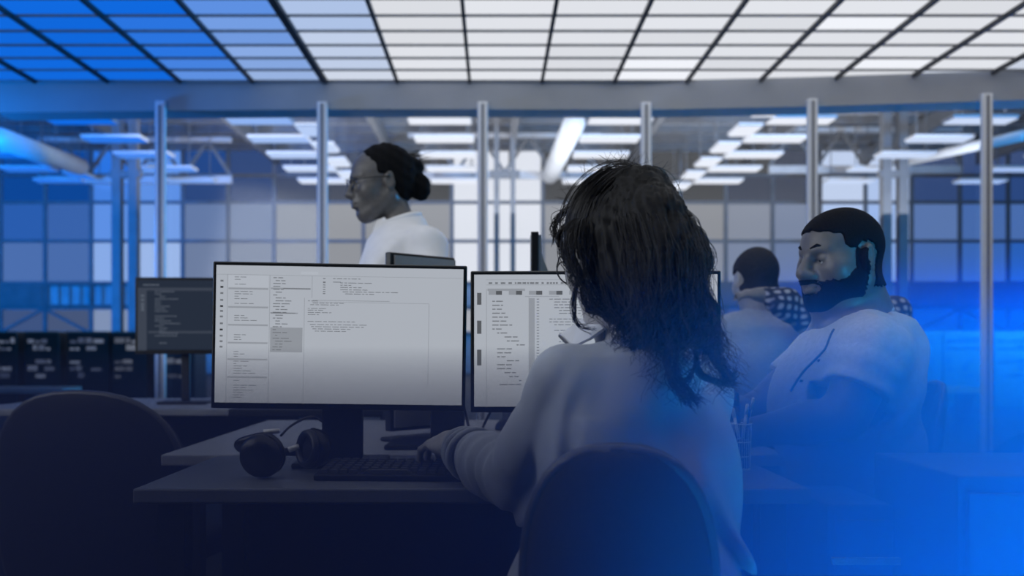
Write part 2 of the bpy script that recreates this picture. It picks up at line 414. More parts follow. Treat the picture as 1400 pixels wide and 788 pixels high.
pedestal(.60, .72, 1.84, 2.10, .715, 2, 'narrow low blue-tinted drawer unit against the right end of the front desk')

# ------------------------------------------------------------------ monitors
def monitor(base, W, Hh, zc, yaw, label, m_screen, roll=0.0, facing=1, stand_off=.0, bez=.008, base_w=.22, neck=.09, paint=None, parts=True):
    """base: x,y of the screen face centre; facing=1 shows its screen to the camera side (-y)"""
    t = empty('monitor', (base[0], base[1], .74), label, 'monitor', rz=yaw)
    R = Matrix.Rotation(roll, 4, 'Y')
    z = zc-.74
    C0 = Matrix.Translation((0, 0, z)) @ R
    MB().box(-W/2, W/2, 0, .022, -Hh/2, Hh/2, C0).build('casing', M_black, t, bevel=.003, world=False)
    MB().box(-W/4, W/4, .022, .05, -Hh/3, Hh/3, C0).build('rear_housing', M_dark, t, bevel=.01, world=False)
    sp = MB().box(-W/2+bez, W/2-bez, -.002, .001, -Hh/2+bez*1.6, Hh/2-bez, C0).build('screen', m_screen, t, world=False)
    MB().box(-neck/2, neck/2, .05, .075, .012, z).build('stand_neck', M_dark, t, bevel=.006, world=False)
    MB().box(-base_w/2, base_w/2, -.03, .15, 0, .012).build('stand_base', M_dark, t, bevel=.005, world=False)
    if paint: paint(sp, W-2*bez, Hh-2.6*bez, C0)
    return t
def quads(name, lst, W, Hh, C0, m, parent, off=-.003):
    q = MB()
    for u0, u1, v0, v1 in lst:
        vs = [C0 @ Vector(((u-.5)*W, off, (.5-v)*Hh)) for u, v in ((u0, v1), (u1, v1), (u1, v0), (u0, v0))]
        q.add(vs, [(0, 1, 2, 3)])
    o = q.build(name, m, None, world=False); o.parent = parent; o['kind'] = 'stuff'; return o
def textrun(rnd, u, v, n, h=.0045, maxu=.98):
    out = []
    for _ in range(n):
        w_ = rnd.uniform(.008, .034)
        if u+w_ > maxu: break
        out.append((u, u+w_, v, v+h)); u += w_+.005
    return out
SC = (0.90, 0.965, 1.08)
scr1 = emis('screen_glow', SC, 0.44, 0.04, 3)
ink = emis('screen_ink', SC, 0.17); ink2 = emis('screen_ink_soft', SC, 0.30); ink3 = emis('screen_ink_dark', SC, 0.03); pale = emis('screen_pale', SC, 0.47)
def ui_left(sp, W, Hh, C0):
    r = random.Random(3); a = []; soft = []; dk = []; pl = []
    soft += [(.0, 1, .058, .0605), (.045, .047, .06, 1), (.215, .217, .06, 1), (.385, .387, .06, .22), (.355, .357, .22, 1), (.86, .862, .25, .86), (.385, .86, .248, .251)]
    soft += [(.05, .21, v, v+.012) for v in (.155, .29, .42, .55, .67, .80)]+[(.22, .38, .15, .162), (.22, .33, .33, .34)]
    soft += [(.22, .35, .44, .62), (.39, .70, .235, .24)]
    pl += [(.34, .41, .03, .05), (.05, .21, .065, .15)]
    for k, v in enumerate((.10, .145, .19, .24, .285, .32, .36, .41, .455, .50, .54, .58)):
        (dk if k in (1, 4, 8) else a).append((.018, .030, v, v+.013))
    v = .075
    while v < .95:
        if not any(abs(v-q) < .016 for q in (.155, .29, .42, .55, .67, .80)):
            if r.random() < .8: a += textrun(r, .075, v, r.choice((1, 2, 2, 3)), .0045, .20)
        v += .0175
    v = .075
    while v < .62:
        a += textrun(r, .23+r.choice((0, 0, .01)), v, r.choice((1, 2, 2)), .006, .33); v += .021
    a += [(.27, .38, .152, .158), (.22, .32, .332, .337)]
    for v, u, n in ((.075, .47, 6), (.10, .47, 1), (.105, .50, 5), (.122, .50, 3), (.138, .50, 4), (.155, .50, 4), (.17, .51, 9), (.185, .52, 5)):
        a += textrun(r, u, v, n, .005, .92); a.append((.43, .44, v, v+.006))
    for v, u, n in ((.24, .37, 2), (.255, .39, 6), (.268, .38, 5), (.295, .37, 3), (.308, .37, 3), (.325, .37, 4), (.34, .37, 2), (.39, .37, 8), (.412, .38, 9), (.428, .385, 8), (.444, .39, 6), (.46, .40, 5)):
        a += textrun(r, u, v, n, .0045, .8)
    quads('page_shading', soft, W, Hh, C0, ink2, sp); quads('page_highlight', pl, W, Hh, C0, pale, sp, -.0035)
    quads('code_text', a, W, Hh, C0, ink, sp, -.004); quads('sidebar_icons', dk, W, Hh, C0, ink3, sp, -.0042)
def ui_right(sp, W, Hh, C0):
    r = random.Random(5); a = []; soft = []; dk = []
    soft += [(.05, .99, .030, .0325), (.05, .99, .068, .071), (.055, .21, .098, .115), (.21, .35, .155, .16), (.225, .25, .17, .93), (.05, .052, .1, 1), (.225, .227, .16, 1)]
    u = .06
    while u < .96: w_ = r.uniform(.006, .02); a.append((u, u+w_, .050, .063)); u += w_+r.choice((.004, .004, .012))
    for k in range(11):
        u = .06+k*.083; soft.append((u, u+.03, .115, .145)); dk.append((u+.03, u+.055, .115, .145))
    dk += [(.012, .03, .13, .22), (.012, .03, .34, .44), (.012, .03, .56, .68)]
    v = .19; ind = [0, 0, 0, 0, 0, 0, 0, 0, .02, .05, .06, .10, .02, .02, .02, .06, .02, .02, .05, .07, .11, .03]
    for k in ind: a += textrun(r, .075+k, v, r.choice((2, 2, 3)), .008, .21); v += .030
    v = .175
    while v < .93: a.append((.258, .268, v, v+.006)); v += .0215
    v = .175
    while v < .9:
        if r.random() < .72: a += textrun(r, .31+r.choice((0, .02, .04)), v, r.choice((3, 5, 8, 14)), .006, .96)
        v += .0215
    quads('page_shading', soft, W, Hh, C0, ink2, sp); quads('toolbar_icons', dk, W, Hh, C0, emis('screen_ink_mid', SC, .10), sp, -.004)
    quads('code_text', a, W, Hh, C0, ink, sp, -.0042)
def ui_dark(sp, W, Hh, C0):
    r = random.Random(6); a = []; soft = []; v = .15
    soft += [(.0, 1, .10, .14), (.12, 1, .72, .75), (0, .10, .1, 1)]
    while v < .93:
        if r.random() < .85: a += textrun(r, .19+r.choice((0, 0, .05)), v, r.choice((3, 5, 6, 9)), .012, .8)
        v += .035
    a += textrun(r, .06, .05, 7, .02, .6); a += [(.04, .07, v, v+.03) for v in (.2, .26, .32, .36, .40)]
    quads('window_frames', soft, W, Hh, C0, emis('dark_ui_frames', (.5, .62, .9), .09), sp)
    quads('code_text', a, W, Hh, C0, emis('dark_ui_text', (.6, .72, .95), .16), sp, -.004)
dL = 2.2
cL = P(464.5, 460.5, dL); monitor((cL.x, cL.y), .5435, .3145, cL.z, math.radians(2.6), 'large left monitor showing a pale code page, on the front desk', scr1, roll=math.radians(.85), paint=ui_left, base_w=.20)
cR = P(814, 467.5, dL); monitor((cR.x, cR.y), .537, .305, cR.z, math.radians(-1.5), 'right monitor with a toolbar and file tree, behind the long-haired woman', scr1, paint=ui_right, base_w=.20)
cD = P(250, 432, 4.6); monitor((cD.x, cD.y), .42, .345, cD.z, math.radians(4), 'dark-themed code monitor standing on the far left desk', emis('dark_screen', (.35, .5, .85), .055), paint=ui_dark, bez=.012, neck=.04)
blk = mat('monitor_back_plastic', (0.22, 0.23, 0.25), 0.5, 0, 0.06, 30)
def portrait(px0, px1, ytop, d, yaw, label, W=.30, Hh=.50):
    x = ((px0+px1)/2-CX)/F*d; top = CAMZ-(ytop-CY)/F*d
    t = empty('portrait_monitor', (x, d, .74), label, 'monitor', rz=yaw)
    z1 = top-.74; z0 = z1-Hh
    if z0 < .03: z0 = .03
    MB().box(-W/2, W/2, -.010, .012, z0, z1).build('casing', M_black, t, bevel=.003, world=False)
    MB().box(-W/2+.012, W/2-.004, -.016, -.010, z0+.01, z1-.008).build('rear_cover', blk, t, world=False)
    MB().box(-W/2+.01, W/2-.01, .012, .014, z0+.01, z1-.01).build('screen', emis('far_screen', SC, .3), t, world=False)
    MB().add([(-W/5, -.016, z0+.1), (W/5, -.016, z0+.1), (W/5, -.016, z1-.05), (-W/5, -.016, z1-.05), (-W/9, -.075, z0+.18), (W/9, -.075, z0+.18), (W/9, -.075, z1-.2), (-W/9, -.075, z1-.2)],
             [(0, 1, 2, 3), (4, 7, 6, 5), (0, 4, 5, 1), (1, 5, 6, 2), (2, 6, 7, 3), (3, 7, 4, 0)]).build('rear_hump', blk, t, world=False)
    MB().box(-.03, .03, -.10, -.075, .01, z1-.25).build('stand_neck', M_dark, t, world=False)
    MB().box(-.11, .11, -.17, .05, 0, .012).build('stand_base', M_dark, t, bevel=.005, world=False)
portrait(532, 620, 349, 2.86, math.radians(48), 'grey-backed portrait monitor rising just above the left monitor, below the walking woman', W=.25)
portrait(720, 745, 325, 3.0, math.radians(87), 'portrait monitor seen edge-on behind the right monitor', W=.32)
x_ = (612-CX)/F*2.72
t = empty('monitor_arm_stand', (x_, 2.72, .74), 'dark monitor stand foot on the back desk between the two bright monitors', 'stand')
MB().box(x_-.045, x_+.045, 2.70, 2.73, .752, .86).build('neck', M_dark, t, bevel=.004)
MB().box(x_-.02, x_+.10, 2.66, 2.80, .74, .752).build('foot', M_dark, t, bevel=.004)

# ------------------------------------------------------------------ desk things
# keyboard
kb = empty('keyboard', (P(590, 640, 2.05).x, 2.04, .74), 'dark full-size keyboard in front of the left monitor, under her hand', 'keyboard', rz=math.radians(-4))
KW, KD = .44, .15
MB().add([(-KW/2, -KD/2, .0), (KW/2, -KD/2, 0), (KW/2, KD/2, 0), (-KW/2, KD/2, 0), (-KW/2, -KD/2, .012), (KW/2, -KD/2, .012), (KW/2, KD/2, .024), (-KW/2, KD/2, .024)],
         [(0, 3, 2, 1), (4, 5, 6, 7), (0, 1, 5, 4), (1, 2, 6, 5), (2, 3, 7, 6), (3, 0, 4, 7)]).build('case', M_dark, kb, bevel=.003, world=False)
kq = MB().add([(-.0082, -.0082, 0), (.0082, -.0082, 0), (.0082, .0082, 0), (-.0082, .0082, 0), (-.0065, -.006, .007), (.0065, -.006, .007), (.0065, .0072, .007), (-.0065, .0072, .007)],
              [(4, 5, 6, 7), (0, 1, 5, 4), (1, 2, 6, 5), (2, 3, 7, 6), (3, 0, 4, 7)])
kme = bpy.data.meshes.new('key'); kme.from_pydata(kq.v, [], kq.f); kme.materials.append(mat('key_cap', (0.05, 0.055, 0.07), 0.5, 0, 0.1, 40))
for r_ in range(6):
    for c_ in range(22):
        if (r_ == 0 and 4 <= c_ <= 9): 
            if c_ > 4: continue
        y = -KD/2+.017+r_*.0225; o = bpy.data.objects.new('key', kme); col.objects.link(o); o.parent = kb
        o.location = (-KW/2+.018+c_*.0192, y, .0125+(y+KD/2)/KD*.012); o.rotation_euler.x = .08
        if r_ == 0 and c_ == 4: o.scale.x = 6; o.location.x += 2.5*.0192
# headphones
hp = empty('headphones', (P(360, 640, 2.08).x, 2.1, .74), 'large black headphones lying on the front desk left of the monitor stand', 'headphones')
def cup(c, n_, R, depth):
    q = Vector(n_).to_track_quat('Z', 'Y').to_matrix().to_4x4(); Mx = Matrix.Translation(c) @ q
    cu = MB().lathe([(R*.5, -depth), (R*.85, -depth*.9), (R, -depth*.4), (R*.98, 0)], M=Mx, n=28).build('ear_cup', M_black, hp, smooth=True)
    ring = [Mx @ Vector((R*.80*math.cos(a), R*.80*math.sin(a), .006)) for a in [k*2*math.pi/24 for k in range(24)]]
    MB().tube(ring, R*.22, 8, closed=True).build('cushion', mat('leatherette', (0.02, 0.023, 0.03), 0.35, 0, 0.2, 100), cu, smooth=True)
    MB().lathe([(R*.05, .001), (R*.75, .001), (R*.75, .004), (R*.05, .004)], M=Mx, n=20).build('speaker_mesh', M_chair, cu)
c1, c2 = P(360, 622, 2.02), P(424, 614, 2.12)
cup(c1, (.25, .9, .2), .044, .03); cup(c2, (-.75, -.65, .1), .040, .03)
MB().tube(arc([c1+Vector((-.01, .0, .035)), c1+Vector((-.055, .03, .02)), c1+Vector((-.06, .10, .00)), c1+Vector((.0, .17, -.012)), c1+Vector((.09, .17, -.008)), c2+Vector((.02, .06, .02)), c2+Vector((.005, .0, .035))], 7), .009, 8).build('headband', M_black, hp, smooth=True)
MB().tube([c1+Vector((.0, .0, .045)), c1+Vector((.03, .01, .046))], .005, 8).build('yoke', M_steel, hp, smooth=True)
MB().tube([c2+Vector((-.04, -.02, .0)), c2+Vector((-.022, -.01, .006))], .006, 8).build('yoke', M_steel, hp, smooth=True)
tag(MB().tube(arc([P(384, 596, 2.14), P(396, 584, 2.2), P(415, 573, 2.26), P(430, 571, 2.3), P(452, 582, 2.3), P(470, 575, 2.32), P(478, 566, 2.33)], 8), .0028, 6).build('cable', M_black, smooth=True),
    'thin black cable looping from the headphones behind the left monitor', 'cable')
tag(MB().tube(arc([P(478, 565, 2.3), P(472, 590, 2.3), P(455, 600, 2.3)], 8), .004, 6).build('cable', M_black, smooth=True), 'short black cable hanging behind the left monitor neck', 'cable')
tag(MB().tube(arc([P(634, 555, 2.52), P(640, 580, 2.5), P(649, 612, 2.34), P(660, 585, 2.5), P(672, 560, 2.52)], 8), .0035, 6).build('cable', M_black, smooth=True), 'dark cable hanging in a V between the two bright monitors', 'cable')
# pen cup
pcx, pcy = P(1013, 643, 2.15).x, 2.15
pc = empty('pen_cup', (pcx, pcy, .74), 'tall wire mesh pen cup at the right end of the front desk', 'cup')
q = MB()
for k in range(26):
    a = 2*math.pi*k/26; q.tube([(pcx+.019*math.cos(a), pcy+.019*math.sin(a), .742), (pcx+.022*math.cos(a), pcy+.022*math.sin(a), .838)], .0006, 4)
for z, r in ((.742, .0195), (.838, .0225), (.77, .020), (.80, .021)):
    q.tube([(pcx+r*math.cos(a), pcy+r*math.sin(a), z) for a in [k*2*math.pi/24 for k in range(24)]], .0012, 6, closed=True)
o = q.build('mesh_wall', M_steel, pc); o['kind'] = 'stuff'
MB().lathe([(.001, .741), (.019, .741), (.019, .744), (.001, .744)], (pcx, pcy, 0), 20).build('cup_base', M_steel, pc)
MB().lathe([(.0165, .745), (.0185, .80), (.0185, .805), (.001, .805)], (pcx, pcy, 0), 20).build('liner', mat('cup_liner', (.05, .09, .16), .4), pc, smooth=True)
pens = [(-.012, .0, -.010, .905, 'thick black marker standing at the left of the pen cup', M_black, .0055), (-.004, .006, -.004, .885, 'black-capped pen at the back of the pen cup', M_dark, .004),
        (.003, -.006, .012, .880, 'pale pen leaning right at the front of the pen cup', M_white, .0035), (.010, .004, .028, .893, 'thin pale pencil leaning furthest right in the pen cup', M_white, .003),
        (-.008, -.008, -.020, .872, 'silver pen leaning left in the pen cup', M_steel, .0035), (.012, -.002, .016, .870, 'dark pen at the right of the pen cup', M_dark, .004)]
for ox, oy, tx, tz, lab, mm, r in pens:
    a = Vector((pcx+ox*.7, pcy+oy, .806)); b = Vector((pcx+tx, pcy+oy*1.2, tz))
    t = empty('pen', a, lab, 'pen', 'pens in the mesh cup')
    MB().tube([a, a.lerp(b, .7)], r, 8).build('barrel', mm, t, smooth=True)
    MB().tube([a.lerp(b, .7), b.lerp(a, .04), b], [r*1.2, r*1.15, r*.6], 8).build('cap', mm, t, smooth=True)
# mice and gadgets on the back desk
def slab(name, px0, px1, py0, py1, hh, label, cat, m=M_dark, z=.74, yaw=0):
    d0 = (CAMZ-z)*F/(py1-CY); d1 = (CAMZ-z)*F/(py0-CY); dm = (d0+d1)/2
    x0, x1 = (px0-CX)/F*dm, (px1-CX)/F*dm
    q = MB().box(-(x1-x0)/2, (x1-x0)/2, -(d1-d0)/2, (d1-d0)/2, 0, hh)
    o = q.build(name, m, None, bevel=min(.006, hh*.4)); o.location = ((x0+x1)/2, dm, z+.0005); o.rotation_euler.z = yaw
    return tag(o, label, cat)
slab('notebook', 533, 600, 601, 616, .012, 'dark closed notebook on the back desk beside her hand', 'notebook')
slab('tablet', 556, 604, 578, 584, .010, 'dark tablet lying on the back desk beyond the notebook', 'tablet')
slab('phone', 672, 700, 604, 611, .009, 'dark phone on the back desk under the right monitor', 'phone')
slab('laptop', 320, 590, 566.5, 571, .03, 'closed dark laptop at the far edge of the back desk, seen below the left monitor', 'laptop', z=.742)
slab('papers', 445, 478, 588, 600, .004, 'thin stack of papers on the back desk behind the monitor neck', 'papers', M_hallgrey)
def mouse(p, label, yaw=0):
    t = empty('computer_mouse', p, label, 'mouse', rz=yaw)
    q = MB(); n = 14; vs = []; 
    for i in range(7):
        ph = i/6*math.pi/2
        for k in range(n):
            a = 2*math.pi*k/n; vs.append((.031*math.cos(a)*math.cos(ph), .055*math.sin(a)*math.cos(ph), .034*math.sin(ph)))
    q.add(vs, [(i*n+k, i*n+(k+1) % n, (i+1)*n+(k+1) % n, (i+1)*n+k) for i in range(6) for k in range(n)]+[tuple(range(n-1, -1, -1))])
    q.build('shell', M_dark, t, smooth=True, world=False)
    MB().tube([(0, .034, .025), (0, .036, .030)], .005, 8).build('wheel', M_steel, t, world=False)
mouse((.30, 2.03, .74), 'dark mouse under her right hand beside the keyboard', .2)
mouse((P(690, 582, 3.2).x, 3.2, .74), 'dark mouse on the back desk beneath the right monitor')

# ------------------------------------------------------------------ chairs
def office_chair(x, y, yaw, label, bw=.44, bh=.46, top=.90, seat=.46, tilt=.12, sw=.44):
    t = empty('office_chair', (x, y, 0), label, 'chair', rz=yaw)      # faces +y, the back at -y
    q = MB(); ns, nt_ = 17, 21; vs = []
    for side in (0, 1):
        for j in range(nt_):
            zz = -math.cos(math.pi*j/(nt_-1)); zz = max(-.9995, min(.9995, zz))
            wv = (1-abs(zz)**2.6)**(1/2.6) if zz > 0 else .72+.28*(1-abs(zz)**3)**(1/3)
            for i in range(ns):
                u = -1+2*i/(ns-1)
                xx = u*bw/2*wv; z = top-bh/2+bh/2*zz
                yy = -sw/2-.02-tilt*(z-seat)+.06*(xx/(bw/2))**2 - (.045*(.35+.65*wv) if side else 0)
                vs.append((xx, yy, z))
    N = ns*nt_; fs = []
    for j in range(nt_-1):
        for i in range(ns-1):
            a = j*ns+i; fs.append((a, a+ns, a+ns+1, a+1)); fs.append((N+a, N+a+1, N+a+ns+1, N+a+ns))
    rim = [i for i in range(ns)]+[j*ns+ns-1 for j in range(1, nt_)]+[(nt_-1)*ns+i for i in range(ns-2, -1, -1)]+[j*ns for j in range(nt_-2, 0, -1)]
    for a, b in zip(rim, rim[1:]+rim[:1]): fs.append((a, b, N+b, N+a))
    q.add(vs, fs).build('backrest', M_chair, t, smooth=True, world=False)
    rimp = [Vector(vs[N+a])+Vector((0, .01, 0)) for a in rim]
    MB().tube(rimp, .011, 6, closed=True).build('back_rim', mat('chair_rim', (0.05, 0.055, 0.07), .45), t, smooth=True, world=False)
    MB().box(-sw/2, sw/2, -sw/2, sw/2, seat-.07, seat).build('seat', M_chair, t, bevel=.03, world=False, seg=4)
    MB().tube([(0, -sw/2-.05, top-bh*.6), (0, -sw/2-.04, seat-.08), (0, -.05, seat-.09)], .022, 8).build('back_support', M_dark, t, world=False)
    MB().tube([(0, 0, .10), (0, 0, seat-.07)], .028, 10).build('gas_lift', M_steel, t, world=False)
    for k in range(5):
        a = k*2*math.pi/5+.3
        lg = MB().tube([(0, 0, .12), (.28*math.cos(a), .28*math.sin(a), .075)], [.026, .016], 8).build('base_leg', M_dark, t, world=False)
        MB().tube([(.28*math.cos(a)-.012, .28*math.sin(a), .03), (.28*math.cos(a)+.012, .28*math.sin(a), .03)], .03, 10).build('caster', M_dark, lg, world=False)
    return t
office_chair(-1.03, 2.95, math.radians(-12), 'empty black chair with a broad rounded back at the far left of the back desk', bw=.55, bh=.52, top=.875, tilt=.05)

# ------------------------------------------------------------------ people: smooth signed-distance bodies, one continuous surface each
def vn(*a): return np.array(a, dtype=np.float64)
class Grid:
    def __init__(s, lo, hi, h, fine=()):
        """fine: list of (lo, hi, h) boxes where the axes are refined"""
        s.ax = []
        for k in range(3):
            c = [lo[k]]
            while c[-1] < hi[k]:
                st = h
                for fl, fh, fs in fine:
                    if fl[k] <= c[-1] <= fh[k]: st = min(st, fs)
                c.append(c[-1]+st)
            s.ax.append(np.array(c))
        s.D = np.full([len(a) for a in s.ax], 0.2, dtype=np.float32)
    def sl(s, lo, hi):
        r = []
        for k in range(3):
            a = np.searchsorted(s.ax[k], lo[k]); b = np.searchsorted(s.ax[k], hi[k])
            r.append(slice(max(a-1, 0), min(b+1, len(s.ax[k]))))
        return tuple(r)
    def pts(s, r): return np.meshgrid(s.ax[0][r[0]], s.ax[1][r[1]], s.ax[2][r[2]], indexing='ij', sparse=True)
    def op(s, d, r, k, mode):
        A = s.D[r]
        if mode == 'add':
            h = np.maximum(k-np.abs(A-d), 0)/k if k else 0
            s.D[r] = np.minimum(A, d)-h*h*k*.25
        else:
            d = -d; h = np.maximum(k-np.abs(A-d), 0)/k if k else 0
            s.D[r] = np.maximum(A, d)+h*h*k*.25
    def cone(s, a, b, ra, rb, k=.02, mode='add', wr=None):
        a = np.array(a, float); b = np.array(b, float); R = max(ra, rb)+k+.02
        r = s.sl(np.minimum(a, b)-R, np.maximum(a, b)+R)
        if any(q.stop-q.start < 2 for q in r): return
        X, Y, Z = s.pts(r); ab = b-a; L2 = max(1e-9, float(ab@ab))
        t = np.clip(((X-a[0])*ab[0]+(Y-a[1])*ab[1]+(Z-a[2])*ab[2])/L2, 0, 1)
        d = np.sqrt((X-a[0]-t*ab[0])**2+(Y-a[1]-t*ab[1])**2+(Z-a[2]-t*ab[2])**2)-(ra+(rb-ra)*t)
        if wr:
            amp, fr, ph = wr[:3]
            d = d-amp*np.sin(fr*t+ph+2.2*np.sin(9*X+7*Y+ph)+1.4*np.sin(14*Z+11*X))*(.4+.6*t)
        s.op(d, r, k, mode)
    def ell(s, c, rad, R=None, k=.02, mode='add'):
        c = np.array(c, float); rad = np.array(rad, float); m = rad.max()+k+.02
        r = s.sl(c-m, c+m)
        if any(q.stop-q.start < 2 for q in r): return
        X, Y, Z = s.pts(r); X = X-c[0]; Y = Y-c[1]; Z = Z-c[2]
        if R is not None:
            X, Y, Z = (R[0, 0]*X+R[1, 0]*Y+R[2, 0]*Z, R[0, 1]*X+R[1, 1]*Y+R[2, 1]*Z, R[0, 2]*X+R[1, 2]*Y+R[2, 2]*Z)
        k0 = np.sqrt((X/rad[0])**2+(Y/rad[1])**2+(Z/rad[2])**2); k1 = np.sqrt((X/rad[0]**2)**2+(Y/rad[1]**2)**2+(Z/rad[2]**2)**2)
        s.op(k0*(k0-1)/np.maximum(k1, 1e-9), r, k, mode)
    def cut(s, f, k=.006):
        """keep where f(X,Y,Z) < 0"""
        X, Y, Z = s.pts((slice(None),)*3); d = f(X, Y, Z)+0*s.D
        h = np.maximum(k-np.abs(s.D-d), 0)/k; s.D = (np.maximum(s.D, d)+h*h*k*.25).astype(np.float32)
    def disp(s, f):
        X, Y, Z = s.pts((slice(None),)*3); s.D = (s.D+f(X, Y, Z)).astype(np.float32)
    def mesh(s, name):
        D = s.D; S = D < 0
        n = [q-1 for q in D.shape]
        c8 = [(i, j, k) for i in (0, 1) for j in (0, 1) for k in (0, 1)]
        cnt = np.zeros(n, np.int8)
        for i, j, k in c8: cnt += S[i:n[0]+i, j:n[1]+j, k:n[2]+k]
        act = (cnt > 0) & (cnt < 8); I = np.argwhere(act)
        V = {c: D[I[:, 0]+c[0], I[:, 1]+c[1], I[:, 2]+c[2]].astype(np.float64) for c in c8}
        acc = np.zeros((len(I), 3)); num = np.zeros(len(I))
        for c in c8:
            for ax in range(3):
                if c[ax]: continue
                e = list(c); e[ax] = 1; e = tuple(e); va, vb = V[c], V[e]; m = (va < 0) != (vb < 0)
                t = np.where(m, va/np.where(m, va-vb, 1), 0); p = np.zeros((len(I), 3)); p[:] = c; p[:, ax] += t
                acc += p*m[:, None]; num += m
        loc = acc/num[:, None]; pos = np.zeros_like(loc)
        for k in range(3):
            a = s.ax[k]; i0 = I[:, k]; pos[:, k] = a[i0]+loc[:, k]*(a[i0+1]-a[i0])
        idx = np.full(n, -1, np.int32); idx[act] = np.arange(len(I)); F_ = []
        for ax in range(3):
            sh = [slice(1, n[k]) for k in range(3)]; a = list(sh); a[ax] = slice(0, n[ax]); b = list(sh); b[ax] = slice(1, n[ax]+1)
            A = S[tuple(a)]; B = S[tuple(b)]; u, v = [(1, 2), (2, 0), (0, 1)][ax]
            E = np.argwhere(A != B); inside = A[tuple(E.T)]
            base = E.copy()
            for k in range(3):
                if k != ax: base[:, k] += 1
            def g(du, dv):
                q = base.copy(); q[:, u] -= du; q[:, v] -= dv; return idx[q[:, 0], q[:, 1], q[:, 2]]
            quad = np.stack([g(1, 1), g(0, 1), g(0, 0), g(1, 0)], 1)
            quad[~inside] = quad[~inside][:, ::-1]; F_.append(quad)
        Fa = np.concatenate(F_); Fa = Fa[(Fa >= 0).all(1)]
        me = bpy.data.meshes.new(name); me.vertices.add(len(pos)); me.vertices.foreach_set('co', pos.astype(np.float32).ravel())
        me.loops.add(len(Fa)*4); me.loops.foreach_set('vertex_index', Fa.ravel().astype(np.int32))
        me.polygons.add(len(Fa)); me.polygons.foreach_set('loop_start', (np.arange(len(Fa))*4).astype(np.int32))
        me.polygons.foreach_set('use_smooth', np.ones(len(Fa), bool))
        me.update(calc_edges=True); me.validate(); return me

def frame(fwd, pitch=0.0, roll=0.0):
    """columns: right, forward, up of a person's head; fwd horizontal direction, pitch up positive"""
    f = Vector((fwd[0], fwd[1], 0)).normalized(); yaw = math.atan2(-f.x, f.y)
    M = Matrix.Rotation(yaw, 3, 'Z') @ Matrix.Rotation(pitch, 3, 'X') @ Matrix.Rotation(roll, 3, 'Y')
    return np.array(M)
class Head:
    def __init__(s, c, R, sc_=1.0): s.c = np.array(c, float); s.R = R; s.s = sc_
    def w(s, x, y, z): return s.c+s.R @ (np.array([x, y, z])*s.s)
    def loc(s, X, Y, Z):
        X = X-s.c[0]; Y = Y-s.c[1]; Z = Z-s.c[2]; R = s.R
        return [(R[0, i]*X+R[1, i]*Y+R[2, i]*Z)/s.s for i in range(3)]
    def E(s, g, c, rad, k=.015, mode='add', tilt=None):
        R = s.R if tilt is None else s.R @ np.array(Euler(tilt).to_matrix())
        g.ell(s.w(*c), np.array(rad)*s.s, R, k*s.s, mode)
    def C(s, g, a, b, ra, rb, k=.012, mode='add'): g.cone(s.w(*a), s.w(*b), ra*s.s, rb*s.s, k*s.s, mode)
    def build(s, g, wide=1.0, full=0.0, nose=1.0, lips=1.0, female=False):
        W = wide
        s.E(g, (0, -.014, .032), (.074*W, .095, .086), .01)
        s.E(g, (0, .030, .025), (.062*W, .066, .070), .03)
        s.E(g, (0, .022, -.038), ((.057+full*.012)*W, .064, .076), .03)
        s.C(g, (0, .066, -.098), (0, .058, -.095), .022, .024, .03)
        for q in (-1, 1):
            s.C(g, (q*.054*W, -.012, -.050), (q*.018, .060, -.100), .020+full*.006, .018+full*.006, .03)
            s.E(g, (q*(.042+full*.004)*W, .058, -.026), (.022+full*.006, .022, .024+full*.004), .03)
            s.E(g, (q*.034, .099, .000), (.018, .018, .013), .014, 'cut')
            s.C(g, (q*.012, .0885, .022), (q*.046, .070, .024), .0095, .007, .014)
            s.E(g, (q*.033, .0755, .001), (.0165, .0135, .0125), .004)                # lids
            s.C(g, (q*.016, .0865, -.004), (q*.048, .0735, -.002), .0030, .0030, .002, 'cut')   # eye slit
            s.E(g, (q*.013*nose, .101, -.036), (.0085*nose, .011, .0085), .008)         # nostril wing
            s.E(g, (q*.0065, .103, -.0445), (.0035, .005, .003), .003, 'cut')
            s.E(g, (q*.079*W, -.012, -.004), (.0075, .020, .033), .008, tilt=(.15, 0, q*-.35))
            s.E(g, (q*.087*W, -.008, .000), (.005, .011, .019), .006, 'cut', tilt=(.15, 0, q*-.35))
            s.E(g, (q*.076*W, .004, -.006), (.005, .006, .008), .005)
        s.C(g, (0, .088, .018), (0, .112, -.030), .0075, .0125*nose, .012)
        s.E(g, (0, .113, -.033), (.0125*nose, .011, .0105), .008)
        s.E(g, (0, .078, -.062), (.030, .022, .028), .025)
        s.C(g, (-.017, .0925, -.060), (.017, .0925, -.060), .0065*lips, .0065*lips, .008)
        s.E(g, (0, .098, -.060), (.016, .008*lips, .006*lips), .008)
        s.E(g, (0, .096, -.0725), (.020, .0095*lips, .0075*lips), .006)
        s.C(g, (-.023, .094, -.0662), (.023, .094, -.0662), .0022, .0022, .003, 'cut')
        s.C(g, (0, .106, -.0662), (0, .100, -.0662), .002, .002, .003, 'cut')
        s.E(g, (0, .092, -.084), (.018, .008, .006), .010, 'cut')
    def eyes(s, parent):
        for q in (-1, 1):
            e = bpy_sphere('eyeball', s.w(q*.033, .0735, -.003), .0138*s.s, M_eyewhite, parent)
            bpy_sphere('iris', s.w(q*.033+.001, .0815, -.003), .0068*s.s, M_iris, e)
def bpy_sphere(name, c, r, m, parent):
    q = MB().lathe([(r*math.sin(a)+1e-5, -r*math.cos(a)) for a in [k*math.pi/10 for k in range(11)]], c, 16)
    return q.build(name, m, parent, smooth=True)
